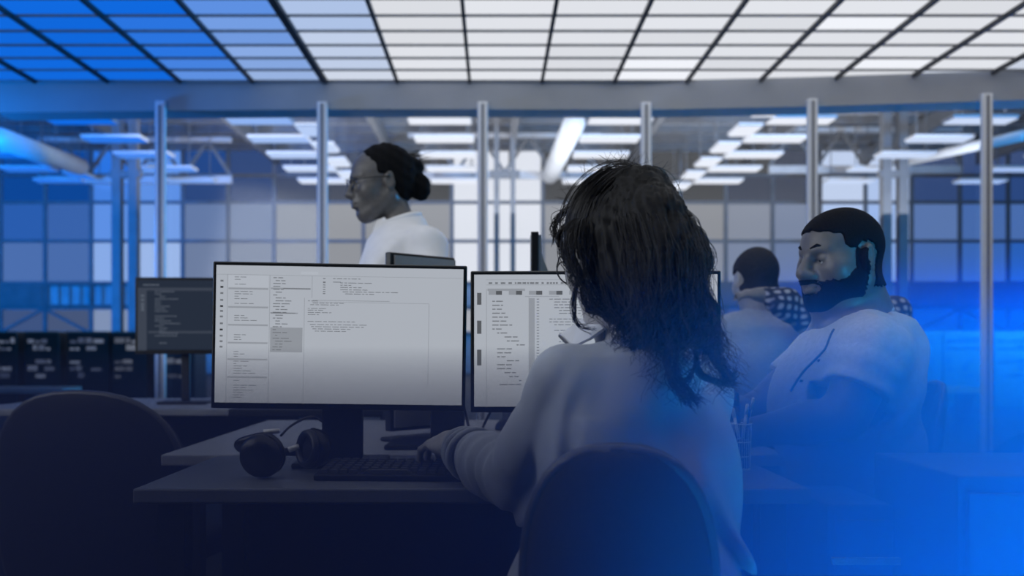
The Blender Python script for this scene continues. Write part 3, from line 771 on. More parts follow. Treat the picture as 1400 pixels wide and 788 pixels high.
def hand(g, wrist, knuck, up, S=1.0, thumb=1, curl=(.5, .6, .4), spread=.10, fl=1.0):
    """wrist -> knuckle centre, up = back of the hand normal, thumb=+1 on the right-vector side"""
    wv = np.array(wrist, float); kn = np.array(knuck, float); f = kn-wv; L = np.linalg.norm(f); f = f/L
    up = np.array(up, float); up = up-f*(up@f); up /= np.linalg.norm(up); rt = np.cross(f, up)*thumb
    R = np.stack([rt, f, up], 1)
    g.ell(wv+f*L*.55, (.038*S, L*.62, .015*S), R, .012)
    g.cone(wv-f*.02, wv+f*.03, .024*S, .026*S, .02)
    for i, (o, ln, r) in enumerate(((.029, .86, .0088), (.010, .98, .0090), (-.009, .92, .0086), (-.027, .74, .0078))):
        p = wv+f*L*(1.0-.04*abs(i-1.2))+rt*o*S; d = f+rt*spread*(o/.03)
        d /= np.linalg.norm(d); a = .15
        for q, seg in enumerate((.042, .027, .021)):
            a += curl[q]*(1+.08*i); dd = d*math.cos(a)-up*math.sin(a); e = p+dd*seg*ln*S*fl
            g.cone(p, e, r*S*(1-.1*q), r*S*(.93-.1*q), .004 if q else .010); p = e
    p = wv+f*L*.28+rt*.026*S; d = f*.62+rt*.75-up*.25; d /= np.linalg.norm(d)
    for q, seg in enumerate((.042, .032, .026)):
        e = p+d*seg*S; g.cone(p, e, (.0125-.0015*q)*S, (.0112-.0017*q)*S, .010 if q == 0 else .004); p = e
        d = d+f*.35-up*.12; d /= np.linalg.norm(d)
def A(v): return np.array(v, float)
def snap(o, pts):
    from mathutils.bvhtree import BVHTree
    off = worldloc(o.parent); me = o.data
    bv = BVHTree.FromPolygons([v.co+off for v in me.vertices], [tuple(p.vertices) for p in me.polygons])
    return [bv.find_nearest(Vector(p))[0] for p in pts]
def foldnoise(amp, fx, fy, fz, ph=0.0):
    return lambda X, Y, Z: amp*(np.sin(fx*X+fy*Y+fz*Z+ph+2.0*np.sin(7*X-9*Z+ph)+1.5*np.sin(8*Y+5*Z))*.6+np.sin(1.9*fx*X-1.3*fy*Y+1.7*fz*Z+2*ph+1.7*np.sin(11*Z+6*Y))*.4)

# ---------- 1: the man at the right in a T-shirt, facing left
def man_right():
    t = empty('person', (1.0, 2.48, 0), 'bearded man in a pale T-shirt sitting at the right, looking left, forearm on the desk', 'person')
    R = frame((-.93, -.37), math.radians(-4)); hc = A(P(1149, 354, 2.45)); Hd = Head(hc, R, 1.0)
    lo = hc-.16; hi = hc+.16
    g = Grid((.25, 1.95, .42), (1.32, 2.95, 1.37), .0075, [(hc-.135, hc+.135, .0032)])
    Hd.build(g, wide=1.06, full=1.0, nose=1.25, lips=1.25)
    nb = A(P(1183, 440, 2.50)); g.cone(Hd.w(0, -.032, -.055), nb, .064, .074, .03); g.cone(Hd.w(0, .02, -.075), nb+A((-.04, -.01, .0)), .045, .058, .04)
    shL = A(P(1192, 482, 2.29)); shR = A(P(1140, 475, 2.70)); elL = A((.775, 2.26, .845)); wrL = A((.560, 2.33, .800))
    elR = A((.70, 2.70, .83)); wrR = A((.50, 2.62, .80))
    chest = A(P(1158, 500, 2.47)); pel = A((.92, 2.48, .55))
    g.ell(chest+A((0, 0, -.03)), (.125, .17, .17), None, .05); g.cone(chest+A((0, 0, -.1)), pel, .12, .13, .06)
    for a, b, c_ in ((shL, elL, wrL), (shR, elR, wrR)):
        g.cone(a, b, .062, .050, .03); g.cone(a+(b-a)*.35, a+(b-a)*.7, .058, .050, .02); g.cone(b, b+(c_-b)*.35, .048, .047, .02); g.cone(b+(c_-b)*.35, c_, .047, .030, .02)
    hand(g, wrL, wrL+A((-.082, .03, -.012)), (0.1, 0, 1), 1.05, thumb=1, curl=(.25, .35, .25))
    hand(g, wrR, wrR+A((-.08, -.02, -.010)), (0, 0, 1), 1.05, thumb=-1, curl=(.25, .35, .25))
    body = link('body', g.mesh('body'), M_skin_dark, t, True)
    Hd.eyes(t)
    # T-shirt
    g = Grid((.55, 1.95, .47), (1.32, 2.95, 1.13), .0062)
    g.ell(chest+A((.0, 0, -.045)), (.135, .185, .17), None, .05)
    g.ell(chest+A((-.035, 0, -.06)), (.115, .15, .12), None, .05)
    g.ell(chest+A((.045, .0, .00)), (.105, .175, .14), None, .06)
    g.cone(shL+A((0, .03, -.01)), shR+A((0, -.03, -.01)), .080, .080, .05)
    g.cone(chest+A((.0, 0, -.12)), pel+A((0, 0, .02)), .150, .165, .08)
    g.cone(chest+A((-.04, 0, -.15)), pel+A((-.05, 0, .10)), .125, .145, .08)
    g.cone(nb+A((.01, .01, -.03)), nb+A((.03, 0, -.06)), .085, .11, .05)
    eS = shL+(elL-shL)*.62; g.cone(shL, eS, .078, .074, .03, wr=(.004, 9, 1.0))
    eS2 = shR+(elR-shR)*.62; g.cone(shR, eS2, .078, .074, .03)
    g.disp(foldnoise(.0075, 28, 9, -26, .7))
    for a, b in ((shL, elL), (shR, elR)):
        n_ = (b-a)/np.linalg.norm(b-a); e = a+(b-a)*.60
        sub_ = g.sl(np.minimum(e, b)-.12, np.maximum(e, b)+.12)
        X, Y, Z = g.pts(sub_); d = (X-e[0])*n_[0]+(Y-e[1])*n_[1]+(Z-e[2])*n_[2]
        near = np.sqrt((X-e[0])**2+(Y-e[1])**2+(Z-e[2])**2)-.115
        g.D[sub_] = np.maximum(g.D[sub_], np.minimum(d, -near))
    # neckline
    up = A((-.42, -.05, .90)); up /= np.linalg.norm(up); nc = nb+A((-.025, 0, .000))
    g.cut(lambda X, Y, Z: np.minimum((X-nc[0])*up[0]+(Y-nc[1])*up[1]+(Z-nc[2])*up[2], -(np.sqrt((X-nc[0])**2+(Y-nc[1])**2+(Z-nc[2])**2)-.13)))
    shirt = link('t_shirt', g.mesh('t_shirt'), M_tee, t, True)
    ring = []
    ux = np.cross(up, A((0, 1, 0))); ux /= np.linalg.norm(ux); uy = np.cross(up, ux)
    for k in range(28):
        a = 2*math.pi*k/28; ring.append(nc+up*.002+ux*.078*math.cos(a)+uy*.078*math.sin(a)+A((.012, 0, .0)))
    MB().tube(ring, .008, 8, closed=True).build('collar_band', M_tee, shirt, smooth=True)
    # dark buttoned placket running down the chest front
    pl = snap(shirt, arc([P(1136, 446, 2.36), P(1110, 470, 2.34), P(1086, 500, 2.36), P(1068, 532, 2.38)], 8))
    MB().tube(pl, .0035, 6).build('placket_edge', mat('placket_piping', (.03, .05, .09), .7), shirt, smooth=True)
    for k in (4, 12, 20):
        pl[k] = Vector(pl[k]); MB().lathe([(.0001, -.003), (.005, -.003), (.005, .003), (.0001, .003)], pl[k]+Vector((.008, -.010, 0)), 10).build('button', M_dark, shirt)
    # hair and beard, offset shells of the head
    def shell(name, off, reg, m, h=.0034, lo_=-.13, hi_=.13):
        q = Grid(hc+lo_, hc+hi_, h); Hd.build(q, wide=1.06, full=1.0, nose=1.25, lips=1.25)
        q.cone(Hd.w(0, -.032, -.055), nb, .064, .074, .03)
        q.D -= off
        q.cut(lambda X, Y, Z: reg(*Hd.loc(X, Y, Z))+.0035*np.sin(310*X+190*Z)*np.sin(270*Z-150*Y)+.002*np.sin(700*Z+400*X), .006)
        return link(name, q.mesh(name), m, t, True)
    def hair_reg(x, y, z):
        front = .040+.30*np.clip(y, 0, .1)-.0*x+.9*np.clip(np.abs(x)-.045, 0, 1)*0
        side = np.where(y > .046, front, np.where(y > -.005, .004+y*.55, np.where(y > -.03, .032, -.072)))
        ear = .037-np.sqrt((y+.010)**2+(z+.002)**2)
        return np.maximum(side-z, np.where(np.abs(x) > .055, ear, -1))
    shell('hair', .0045, hair_reg, M_hair_short)
    def beard_reg(x, y, z):
        a = z-(-.050-.0+np.clip(.055-y, 0, .06)*.75)
        mouth = .0275-np.sqrt((x)**2*.8+((z+.066)*1.7)**2)
        b = np.where(y > .075, mouth, -1)
        back = -(y-(-.008))
        sb = np.where((y < .022) & (y > -.004), z-.02, a)
        stash = np.where((y > .08) & (z > -.058) & (z < -.047) & (np.abs(x) < .026), -.01, 1)
        return np.minimum(np.maximum(np.maximum(sb, b), np.maximum(back, -.150-z)), stash)
    shell('beard', .0032, beard_reg, M_hair_short)
    for q in (-1, 1):
        MB().tube([Hd.w(q*.014, .0975, .026), Hd.w(q*.030, .0925, .0325), Hd.w(q*.048, .0755, .028)], [.0035, .0042, .002], 6).build('eyebrow', M_hair_short, t, smooth=True)
    # trousers
    g = Grid((.2, 2.15, .0), (1.15, 2.85, .62), .011)
    g.ell(pel, (.17, .19, .12), None, .05)
    for s_, y in ((-1, 2.38), (1, 2.60)):
        g.cone((pel[0], y, .52), (.50, y, .54), .095, .075, .05); g.cone((.50, y, .54), (.56, y, .10), .072, .050, .04)
    link('trousers', g.mesh('trousers'), M_trouser, t, True)
    for y in (2.38, 2.60):
        g = Grid((.35, y-.08, -.01), (.68, y+.08, .17), .008)
        g.cone((.58, y, .045), (.42, y, .032), .042, .032, .02); g.cone((.57, y, .05), (.565, y, .10), .04, .042, .02); g.cut(lambda X, Y, Z: .002-Z)
        link('shoe', g.mesh('shoe'), M_dark, t, True)
man_right()
office_chair(1.02, 2.48, math.radians(88), 'black office chair under the bearded man at the right', top=.80, bh=.34, bw=.42, tilt=.30)

# ---------- 2: woman in front, seen from behind
def woman_front():
    t = empty('person', (.22, 1.50, 0), 'woman with long dark wavy hair and pale blouse, typing, seen from behind', 'person')
    R = frame((-.47, .88), math.radians(-14)); hc = A(P(848, 345, 1.62)); Hd = Head(hc, R, .98)
    hc0 = hc
    shL = A((.112, 1.545, .945)); shR = A((.325, 1.66, .925)); elL = A((.055, 1.74, .775)); wrL = A((-.072, 1.975, .806))
    elR = A((.315, 1.82, .80)); wrR = A((.29, 1.955, .805)); nb = A(P(868, 452, 1.60))
    chest = A((.220, 1.60, .84)); pel = A((.19, 1.43, .56))
    wh = wrL+A((-.036, .070, .006))
    g = Grid((-.26, 1.25, .42), (.52, 2.16, 1.34), .0075, [(hc-.12, hc+.12, .0040), (wrL+A((-.13, -.03, -.07)), wrL+A((.06, .18, .06)), .0035)])
    Hd.build(g, wide=.98, full=.3, nose=.9, lips=1.0)
    g.cone(Hd.w(0, -.030, -.055), nb, .050, .056, .03)
    g.ell(chest, (.13, .10, .16), None, .05); g.cone(chest, pel, .11, .13, .06)
    for a, b, c_ in ((shL, elL, wrL), (shR, elR, wrR)):
        g.cone(a, b, .045, .036, .03); g.cone(b, c_, .036, .023, .02)
    hand(g, wrL, wh, (-.1, -.35, 1), 1.04, thumb=1, curl=(.22, .45, .35), spread=.20)
    hand(g, wrR, wrR+A((.005, .075, -.012)), (0, 0, 1), .93, thumb=-1, curl=(.3, .5, .3))
    link('body', g.mesh('body'), M_skin_light, t, True); Hd.eyes(t)
    # blouse
    g = Grid((-.13, 1.22, .48), (.50, 2.02, 1.10), .0056)
    br = frame((-.42, .90))
    g.ell(chest+A((-.008, -.01, .02)), (.155, .105, .15), br, .05)
    g.cone(shL+A((.03, .0, -.015)), shR+A((-.03, 0, -.015)), .058, .058, .04)
    g.cone(nb+A((0, 0, -.03)), nb+A((.0, -.02, -.075)), .062, .10, .05)
    g.cone(chest+A((0, -.03, -.06)), pel+A((0, 0, .02)), .135, .165, .08)
    g.ell(chest+A((.022, -.02, -.10)), (.150, .12, .15), br, .05)
    g.ell(pel+A((0, .02, .04)), (.175, .15, .15), None, .06)
    g.cone(shL, shL+(elL-shL)*.5, .059, .060, .03, wr=(.0035, 7, 0)); g.cone(shL+(elL-shL)*.45, elL, .060, .064, .02, wr=(.004, 10, 2))
    g.cone(elL, elL+(wrL-elL)*.55, .062, .054, .02, wr=(.006, 20, .4)); g.cone(elL+(wrL-elL)*.5, wrL+A((.018, -.036, 0)), .054, .041, .012, wr=(.0062, 22, 1.3))
    g.cone(shR, elR, .060, .062, .03); g.cone(elR, wrR+A((.0, -.02, 0)), .060, .042, .02, wr=(.006, 22, 0))
    g.disp(foldnoise(.0065, 16, 14, -20, .3))
    def creases(X, Y, Z):
        out = 0
        for x0, z0, dx, dz, w_, am in ((.11, .90, -.35, -1, .013, .011), (.135, .86, -.15, -1, .011, .009), (.30, .84, .45, -1, .014, .010), (.25, .80, .18, -1, .013, .009), (.17, .74, .85, -.6, .014, .010), (.20, .68, .95, -.45, .013, .010)):
            L = math.hypot(dx, dz); nx, nz = dz/L, -dx/L; tx, tz = dx/L, dz/L
            s_ = (X-x0)*nx+(Z-z0)*nz+.012*np.sin(18*Z+9*X); u = (X-x0)*tx+(Z-z0)*tz
            out = out-1.7*am*(np.exp(-(s_/w_)**2)-.6*np.exp(-((s_-1.6*w_)/w_)**2))*np.exp(-((u-.13)/.13)**2)
        return out
    g.disp(creases)
    g.disp(lambda X, Y, Z: -.0045*np.exp(-((X-.30-.35*(Z-.85))/.02)**2)*(Z < .93)-.004*np.exp(-((X-.18+.5*(Z-.80))/.022)**2)*(Z < .9))
    n_ = (wrL-elL)/np.linalg.norm(wrL-elL); e = wrL+n_*-.034
    def cutend(e, n_):
        s_ = g.sl(e-.1, e+.1); X, Y, Z = g.pts(s_)
        g.D[s_] = np.maximum(g.D[s_], np.minimum((X-e[0])*n_[0]+(Y-e[1])*n_[1]+(Z-e[2])*n_[2], -(np.sqrt((X-e[0])**2+(Y-e[1])**2+(Z-e[2])**2)-.085)))
    cutend(e, n_); nn = (wrR-elR)/np.linalg.norm(wrR-elR); cutend(wrR, nn)
    up = A((-.16, .10, .98)); up /= np.linalg.norm(up); nc = nb+A((-.003, .003, -.012))
    g.cut(lambda X, Y, Z: np.minimum((X-nc[0])*up[0]+(Y-nc[1])*up[1]+(Z-nc[2])*up[2], -(np.sqrt((X-nc[0])**2+(Y-nc[1])**2+(Z-nc[2])**2)-.10)))
    bl = link('blouse', g.mesh('blouse'), M_blouse, t, True)
    for i, fr in enumerate((0, .10, .20)):                          # bunched cuff rings
        c_ = wrL-n_*(.034+fr*.18); u = np.cross(n_, A((0, 0, 1))); u /= np.linalg.norm(u); v = np.cross(n_, u)
        MB().tube([c_+u*(.043+fr*.03)*math.cos(a)+v*(.042+fr*.03)*math.sin(a)+n_*.005*math.sin(2*a+i) for a in [k*2*math.pi/24 for k in range(24)]], .0062, 8, closed=True).build('cuff_fold', M_blouse, bl, smooth=True)
    # shirt collar of a second layer standing out at the throat
    cp = [P(806, 428, 1.66), P(790, 440, 1.665), P(764, 458, 1.66), P(781, 474, 1.60), P(806, 462, 1.565), P(826, 448, 1.56)]
    q = MB(); q.add([Vector(p) for p in cp]+[Vector(p)+Vector((.004, .004, -.003)) for p in cp], [(0, 1, 2, 3, 4, 5), (11, 10, 9, 8, 7, 6)]+[(i, (i+6), (i+1) % 6+6, (i+1) % 6) for i in range(6)])
    cl = q.build('shirt_collar', M_white, t, bevel=.001)
    MB().bar(P(764.5, 459, 1.652), P(780, 474.5, 1.594), .0025, .004).build('collar_edge', M_dark, cl)
    # hair mass
    g = Grid((.03, 1.38, .84), (.46, 1.78, 1.34), .0062, [(A((-9, -9, 1.02)), A((9, 9, 9)), .0050)])
    Hd.E(g, (0, -.022, .036), (.081, .101, .091), .01)
    Hd.E(g, (-.030, -.020, .01), (.055, .085, .085), .02); Hd.E(g, (0, -.06, -.01), (.074, .062, .10), .03)
    chain = [(878, 262, 1.56, .034), (896, 300, 1.515, .042), (908, 345, 1.49, .044), (908, 385, 1.475, .040), (912, 420, 1.468, .033), (920, 450, 1.468, .022), (928, 472, 1.46, .008)]
    cp_ = [(A(P(*c[:3])), c[3]) for c in chain]
    for (a, ra), (b, rb) in zip(cp_, cp_[1:]): g.cone(a, b, ra*.93, rb*.93, .03)
    low = [(850, 330, 1.56, .046), (856, 380, 1.545, .040), (866, 422, 1.535, .026), (872, 450, 1.525, .010)]
    lp_ = [(A(P(*c[:3])), c[3]) for c in low]
    for (a, ra), (b, rb) in zip(lp_, lp_[1:]): g.cone(a, b, ra*.9, rb*.9, .03)
    def hd(X, Y, Z):
        x, y, z = Hd.loc(X, Y, Z); az = np.arctan2(X-.26, Y-1.55)
        return .0028*np.sin(46*az+9*np.sin(13*Z)+6*np.sin(9*Z+3*az))+.0016*np.sin(95*az+15*np.sin(8*Z))
    g.disp(hd)
    # open the face
    def face(X, Y, Z):
        x, y, z = Hd.loc(X, Y, Z)
        return np.where(y > .0, np.minimum(y-.028, (.050-z)+.2*y), -1.0)+0*x
    g.cut(face, .01)
    hm = link('hair', g.mesh('hair'), M_hair, t, True)
    # strands
    rng = np.random.RandomState(7)
    S_P, S_R = [], []
    def strand(pts, r0=.00075, r1=.00025):
        S_P.append(pts); S_R.append(np.linspace(r0, r1, len(pts)))
    tie = A(P(880, 252, 1.565)); tl = Hd.loc(*tie); tl = A(tl); tld = tl/np.linalg.norm(tl)
    N1 = 16
    for i in range(1500):                                          # cap strands swept back to the tie
        a = rng.uniform(-2.1, 2.1); y = .062*math.cos(a*.75)+rng.uniform(-.02, .016); x = math.sin(a)*.08; z = .060*math.cos(a*.6)-.035*abs(a)/2+rng.uniform(-.025, .02)
        d0 = A((x, y-.0, z)); d0 /= np.linalg.norm(d0); pts = []
        ph = rng.uniform(0, 6.28); off = rng.uniform(.000, .0065)*(1+2*(rng.rand() < .05)); wob = rng.uniform(.005, .03)
        for k in range(N1):
            u = k/(N1-1); d = d0*(1-u)+tld*u+A((0, 0, .16*math.sin(math.pi*u))); d += wob*A((math.sin(9*u+ph), math.cos(7*u+ph), math.sin(6*u+2*ph)))*(1-u*.5); d /= np.linalg.norm(d)
            rr = 1/math.sqrt((d[0]/.084)**2+(d[1]/.104)**2+(d[2]/.094)**2)
            rr = rr*(1-.25*u**8)+off; pts.append(Hd.w(*(d*rr+A((0, -.022, .036))*(1-.2*u))))
        strand(np.array(pts), .0007, .0005)
    def follow(ch, n_, rfac, endlo, endhi, wave, r0=.00085, curl_end=0.0):
        cpts = np.array([c[0] for c in ch]); cr = np.array([c[1] for c in ch]); L = len(ch)
        for i in range(n_):
            ph = rng.uniform(0, 6.28); ph2 = rng.uniform(0, 6.28); rf = rfac[0]+(rfac[1]-rfac[0])*rng.rand()**.6; T = rng.uniform(endlo, endhi); n = 26; pts = []
            th = rng.uniform(0, 6.28); tw = rng.uniform(-1.0, 1.0); drift = rng.normal(0, .008, 3)
            for k in range(n):
                u = k/(n-1)*T; s_ = min(u, .999)*(L-1); j = int(s_); fr = s_-j; fr2 = fr*fr*(3-2*fr)
                c = cpts[j]*(1-fr2)+cpts[j+1]*fr2; r = cr[j]*(1-fr)+cr[j+1]*fr
                if u > 1: c = c+(cpts[-1]-cpts[-2])*(u-1)*(L-1); r = cr[-1]+(u-1)*.06
                an = th+tw*u; wv = wave*(.2+u)
                p = c+A((math.cos(an), math.sin(an)*.8, 0))*max(r, .006)*rf*(1 if u > .1 else (.5+5*u))+drift*u
                p = p+A((math.sin(14*u+ph), math.cos(12*u+ph2), .4*math.sin(16*u+ph2)))*wv
                if curl_end and u > .72*T:
                    q = (u/T-.72)/.28; p = p+A((math.sin(q*6+ph)*curl_end, math.cos(q*6+ph)*curl_end*.6, curl_end*.5*math.sin(q*5)))*q
                pts.append(p)
            strand(np.array(pts), r0, .0003)
    long_ = [(A(P(*c[:3])), c[3]) for c in [(878, 262, 1.56, .036), (896, 300, 1.512, .046), (910, 345, 1.487, .050), (912, 390, 1.470, .048), (920, 430, 1.462, .046), (934, 468, 1.458, .044), (946, 500, 1.452, .042), (958, 528, 1.45, .040)]]
    follow(long_, 1250, (.70, 1.06), .50, .80, .005, curl_end=.020)
    follow(long_, 260, (.9, 1.30), .7, 1.05, .009, .0006, .026)
    low_ = [(A(P(*c[:3])), c[3]) for c in [(850, 330, 1.56, .048), (856, 380, 1.543, .043), (868, 425, 1.53, .034), (876, 468, 1.515, .026), (880, 505, 1.50, .022)]]
    follow(low_, 620, (.75, 1.10), .50, .80, .006, curl_end=.018)
    side = [(A(P(*c[:3])), c[3]) for c in [(800, 300, 1.56, .030), (798, 340, 1.55, .030), (808, 385, 1.55, .026), (826, 420, 1.55, .020), (848, 440, 1.545, .014)]]
    follow(side, 260, (.5, 1.1), .5, 1.0, .006, .0006, .010)
    # curled locks that leave the mass
    locks = [([(876, 430), (868, 470), (858, 500), (862, 525), (885, 534), (898, 528)], 1.50, 46), ([(880, 450), (884, 480), (870, 505), (872, 524), (890, 536)], 1.50, 26),
             ([(915, 450), (912, 490), (918, 520), (935, 540), (948, 552)], 1.44, 40), ([(928, 470), (926, 510), (940, 535), (955, 548)], 1.44, 20),
             ([(945, 440), (965, 475), (985, 500), (996, 520), (1000, 512)], 1.45, 34), ([(950, 480), (958, 512), (985, 522), (1006, 526)], 1.45, 22),
             ([(930, 300), (952, 330), (964, 360), (962, 395), (975, 430)], 1.50, 40), ([(905, 262), (935, 292), (960, 325), (970, 352), (966, 372)], 1.53, 34),
             ([(940, 380), (965, 400), (978, 430), (972, 470), (985, 500)], 1.47, 40), ([(950, 500), (940, 520), (925, 518), (918, 500)], 1.44, 18),
             ([(800, 385), (798, 405), (806, 425), (822, 428), (832, 415)], 1.56, 14), ([(806, 392), (812, 420), (840, 440), (852, 430)], 1.55, 16),
             ([(790, 380), (784, 420), (790, 445), (812, 450)], 1.575, 9), ([(800, 278), (780, 284), (765, 296), (759, 312), (762, 330)], 1.66, 26), ([(792, 300), (776, 306), (766, 322), (772, 352), (786, 376)], 1.62, 30), ([(835, 380), (846, 420), (858, 450), (880, 480)], 1.53, 30)]
    for pts2, d, n_ in locks:
        base = [A(P(x, y, d)) for x, y in pts2]
        for i in range(int(n_*1.7)):
            j = rng.normal(0, .0040, (len(base), 3)); sp = .4+.25*np.arange(len(base))
            pp_ = arc([Vector(b+jj*s_) for b, jj, s_ in zip(base, j, sp)], 5)
            strand(np.array([tuple(p) for p in pp_]), .0009, .0004)
    # flyaways on the crown
    for i in range(120):
        d0 = rng.normal(0, 1, 3); d0[2] = abs(d0[2])+.3; d0 /= np.linalg.norm(d0); rr = .098
        p0 = A((0, -.022, .036))+d0*rr*.95; tg = np.cross(d0, rng.normal(0, 1, 3)); tg /= np.linalg.norm(tg)
        strand(np.array([Hd.w(*(p0+tg*.05*u+d0*(.002+.018*u*u)*1.0-tld*0)) for u in np.linspace(0, 1, 8)]), .00045, .0002)
    V_, Fc = [], []; base = 0
    for pts, rs in zip(S_P, S_R):
        n = len(pts); T = np.gradient(pts, axis=0); T /= np.linalg.norm(T, axis=1)[:, None]+1e-9
        U = np.cross(T, A((.3, .2, 1))); U /= np.linalg.norm(U, axis=1)[:, None]+1e-9; W_ = np.cross(T, U)
        for k in range(3):
            a = 2*math.pi*k/3; V_.append(pts+(U*math.cos(a)+W_*math.sin(a))*rs[:, None])
        i = np.arange(n-1)
        for k in range(3):
            k2 = (k+1) % 3; Fc.append(np.stack([base+k*n+i, base+k2*n+i, base+k2*n+i+1, base+k*n+i+1], 1))
        base += 3*n
    V_ = np.concatenate(V_); Fc = np.concatenate(Fc)
    me = bpy.data.meshes.new('hair_strands'); me.vertices.add(len(V_)); me.vertices.foreach_set('co', V_.astype(np.float32).ravel())
    me.loops.add(len(Fc)*4); me.loops.foreach_set('vertex_index', Fc.ravel().astype(np.int32)); me.polygons.add(len(Fc))
    me.polygons.foreach_set('loop_start', (np.arange(len(Fc))*4).astype(np.int32)); me.update(calc_edges=True)
    o = link('hair_strands', me, mat('hair_strand', (0.022, 0.021, 0.022), 0.5, 0, 0.7, 40, spec=0.3), None, True); o.parent = hm
    me.transform(Matrix.Translation(-worldloc(hm))); o['kind'] = 'stuff'
    rg = [A(tie)+A((.014*math.cos(a), .010*math.sin(a), .014*math.sin(a+.6))) for a in [k*2*math.pi/16 for k in range(16)]]
    MB().tube(rg, .005, 6, closed=True).build('hair_tie', M_dark, hm, smooth=True)
    # glasses
    gl = empty('glasses', Hd.w(0, .10, 0), 'thin dark glasses worn by the long-haired woman', 'glasses')
    for q in (-1, 1):
        MB().tube([Hd.w(q*.034+.025*math.cos(a), .108-.006*abs(math.cos(a)), -.002+.020*math.sin(a)) for a in [k*2*math.pi/20 for k in range(20)]], .0013, 6, closed=True).build('lens_rim', M_dark, gl, smooth=True)
        MB().tube([Hd.w(q*.058, .102, .006), Hd.w(q*.078, .06, .008), Hd.w(q*.083, .0, .008)], .0015, 6).build('temple', M_dark, gl, smooth=True)
    MB().tube([Hd.w(-.010, .110, .002), Hd.w(0, .114, .004), Hd.w(.010, .110, .002)], .0013, 6).build('bridge', M_dark, gl, smooth=True)
    # trousers
    g = Grid((.0, 1.15, .0), (.50, 2.15, .62), .011)
    g.ell(pel+A((0, .02, -.03)), (.18, .16, .11), None, .05)
    for x in (.14, .32):
        g.cone((x, 1.45, .53), (x-.03, 1.88, .55), .085, .068, .05); g.cone((x-.03, 1.88, .55), (x-.02, 1.95, .10), .066, .045, .04)
    link('trousers', g.mesh('trousers'), M_trouser, t, True)
    for x in (.12, .30):
        g = Grid((x-.07, 1.85, -.01), (x+.07, 2.16, .16), .008); g.cone((x, 1.94, .045), (x, 2.08, .03), .038, .030, .02); g.cone((x, 1.95, .05), (x, 1.95, .1), .036, .04, .02); g.cut(lambda X, Y, Z: .002-Z)
        link('shoe', g.mesh('shoe'), M_dark, t, True)
woman_front()
office_chair(.186, 1.50, math.radians(-8), 'black office chair under the long-haired woman, rounded back at bottom centre', top=.872, bh=.38, bw=.235, tilt=.05, sw=.40)

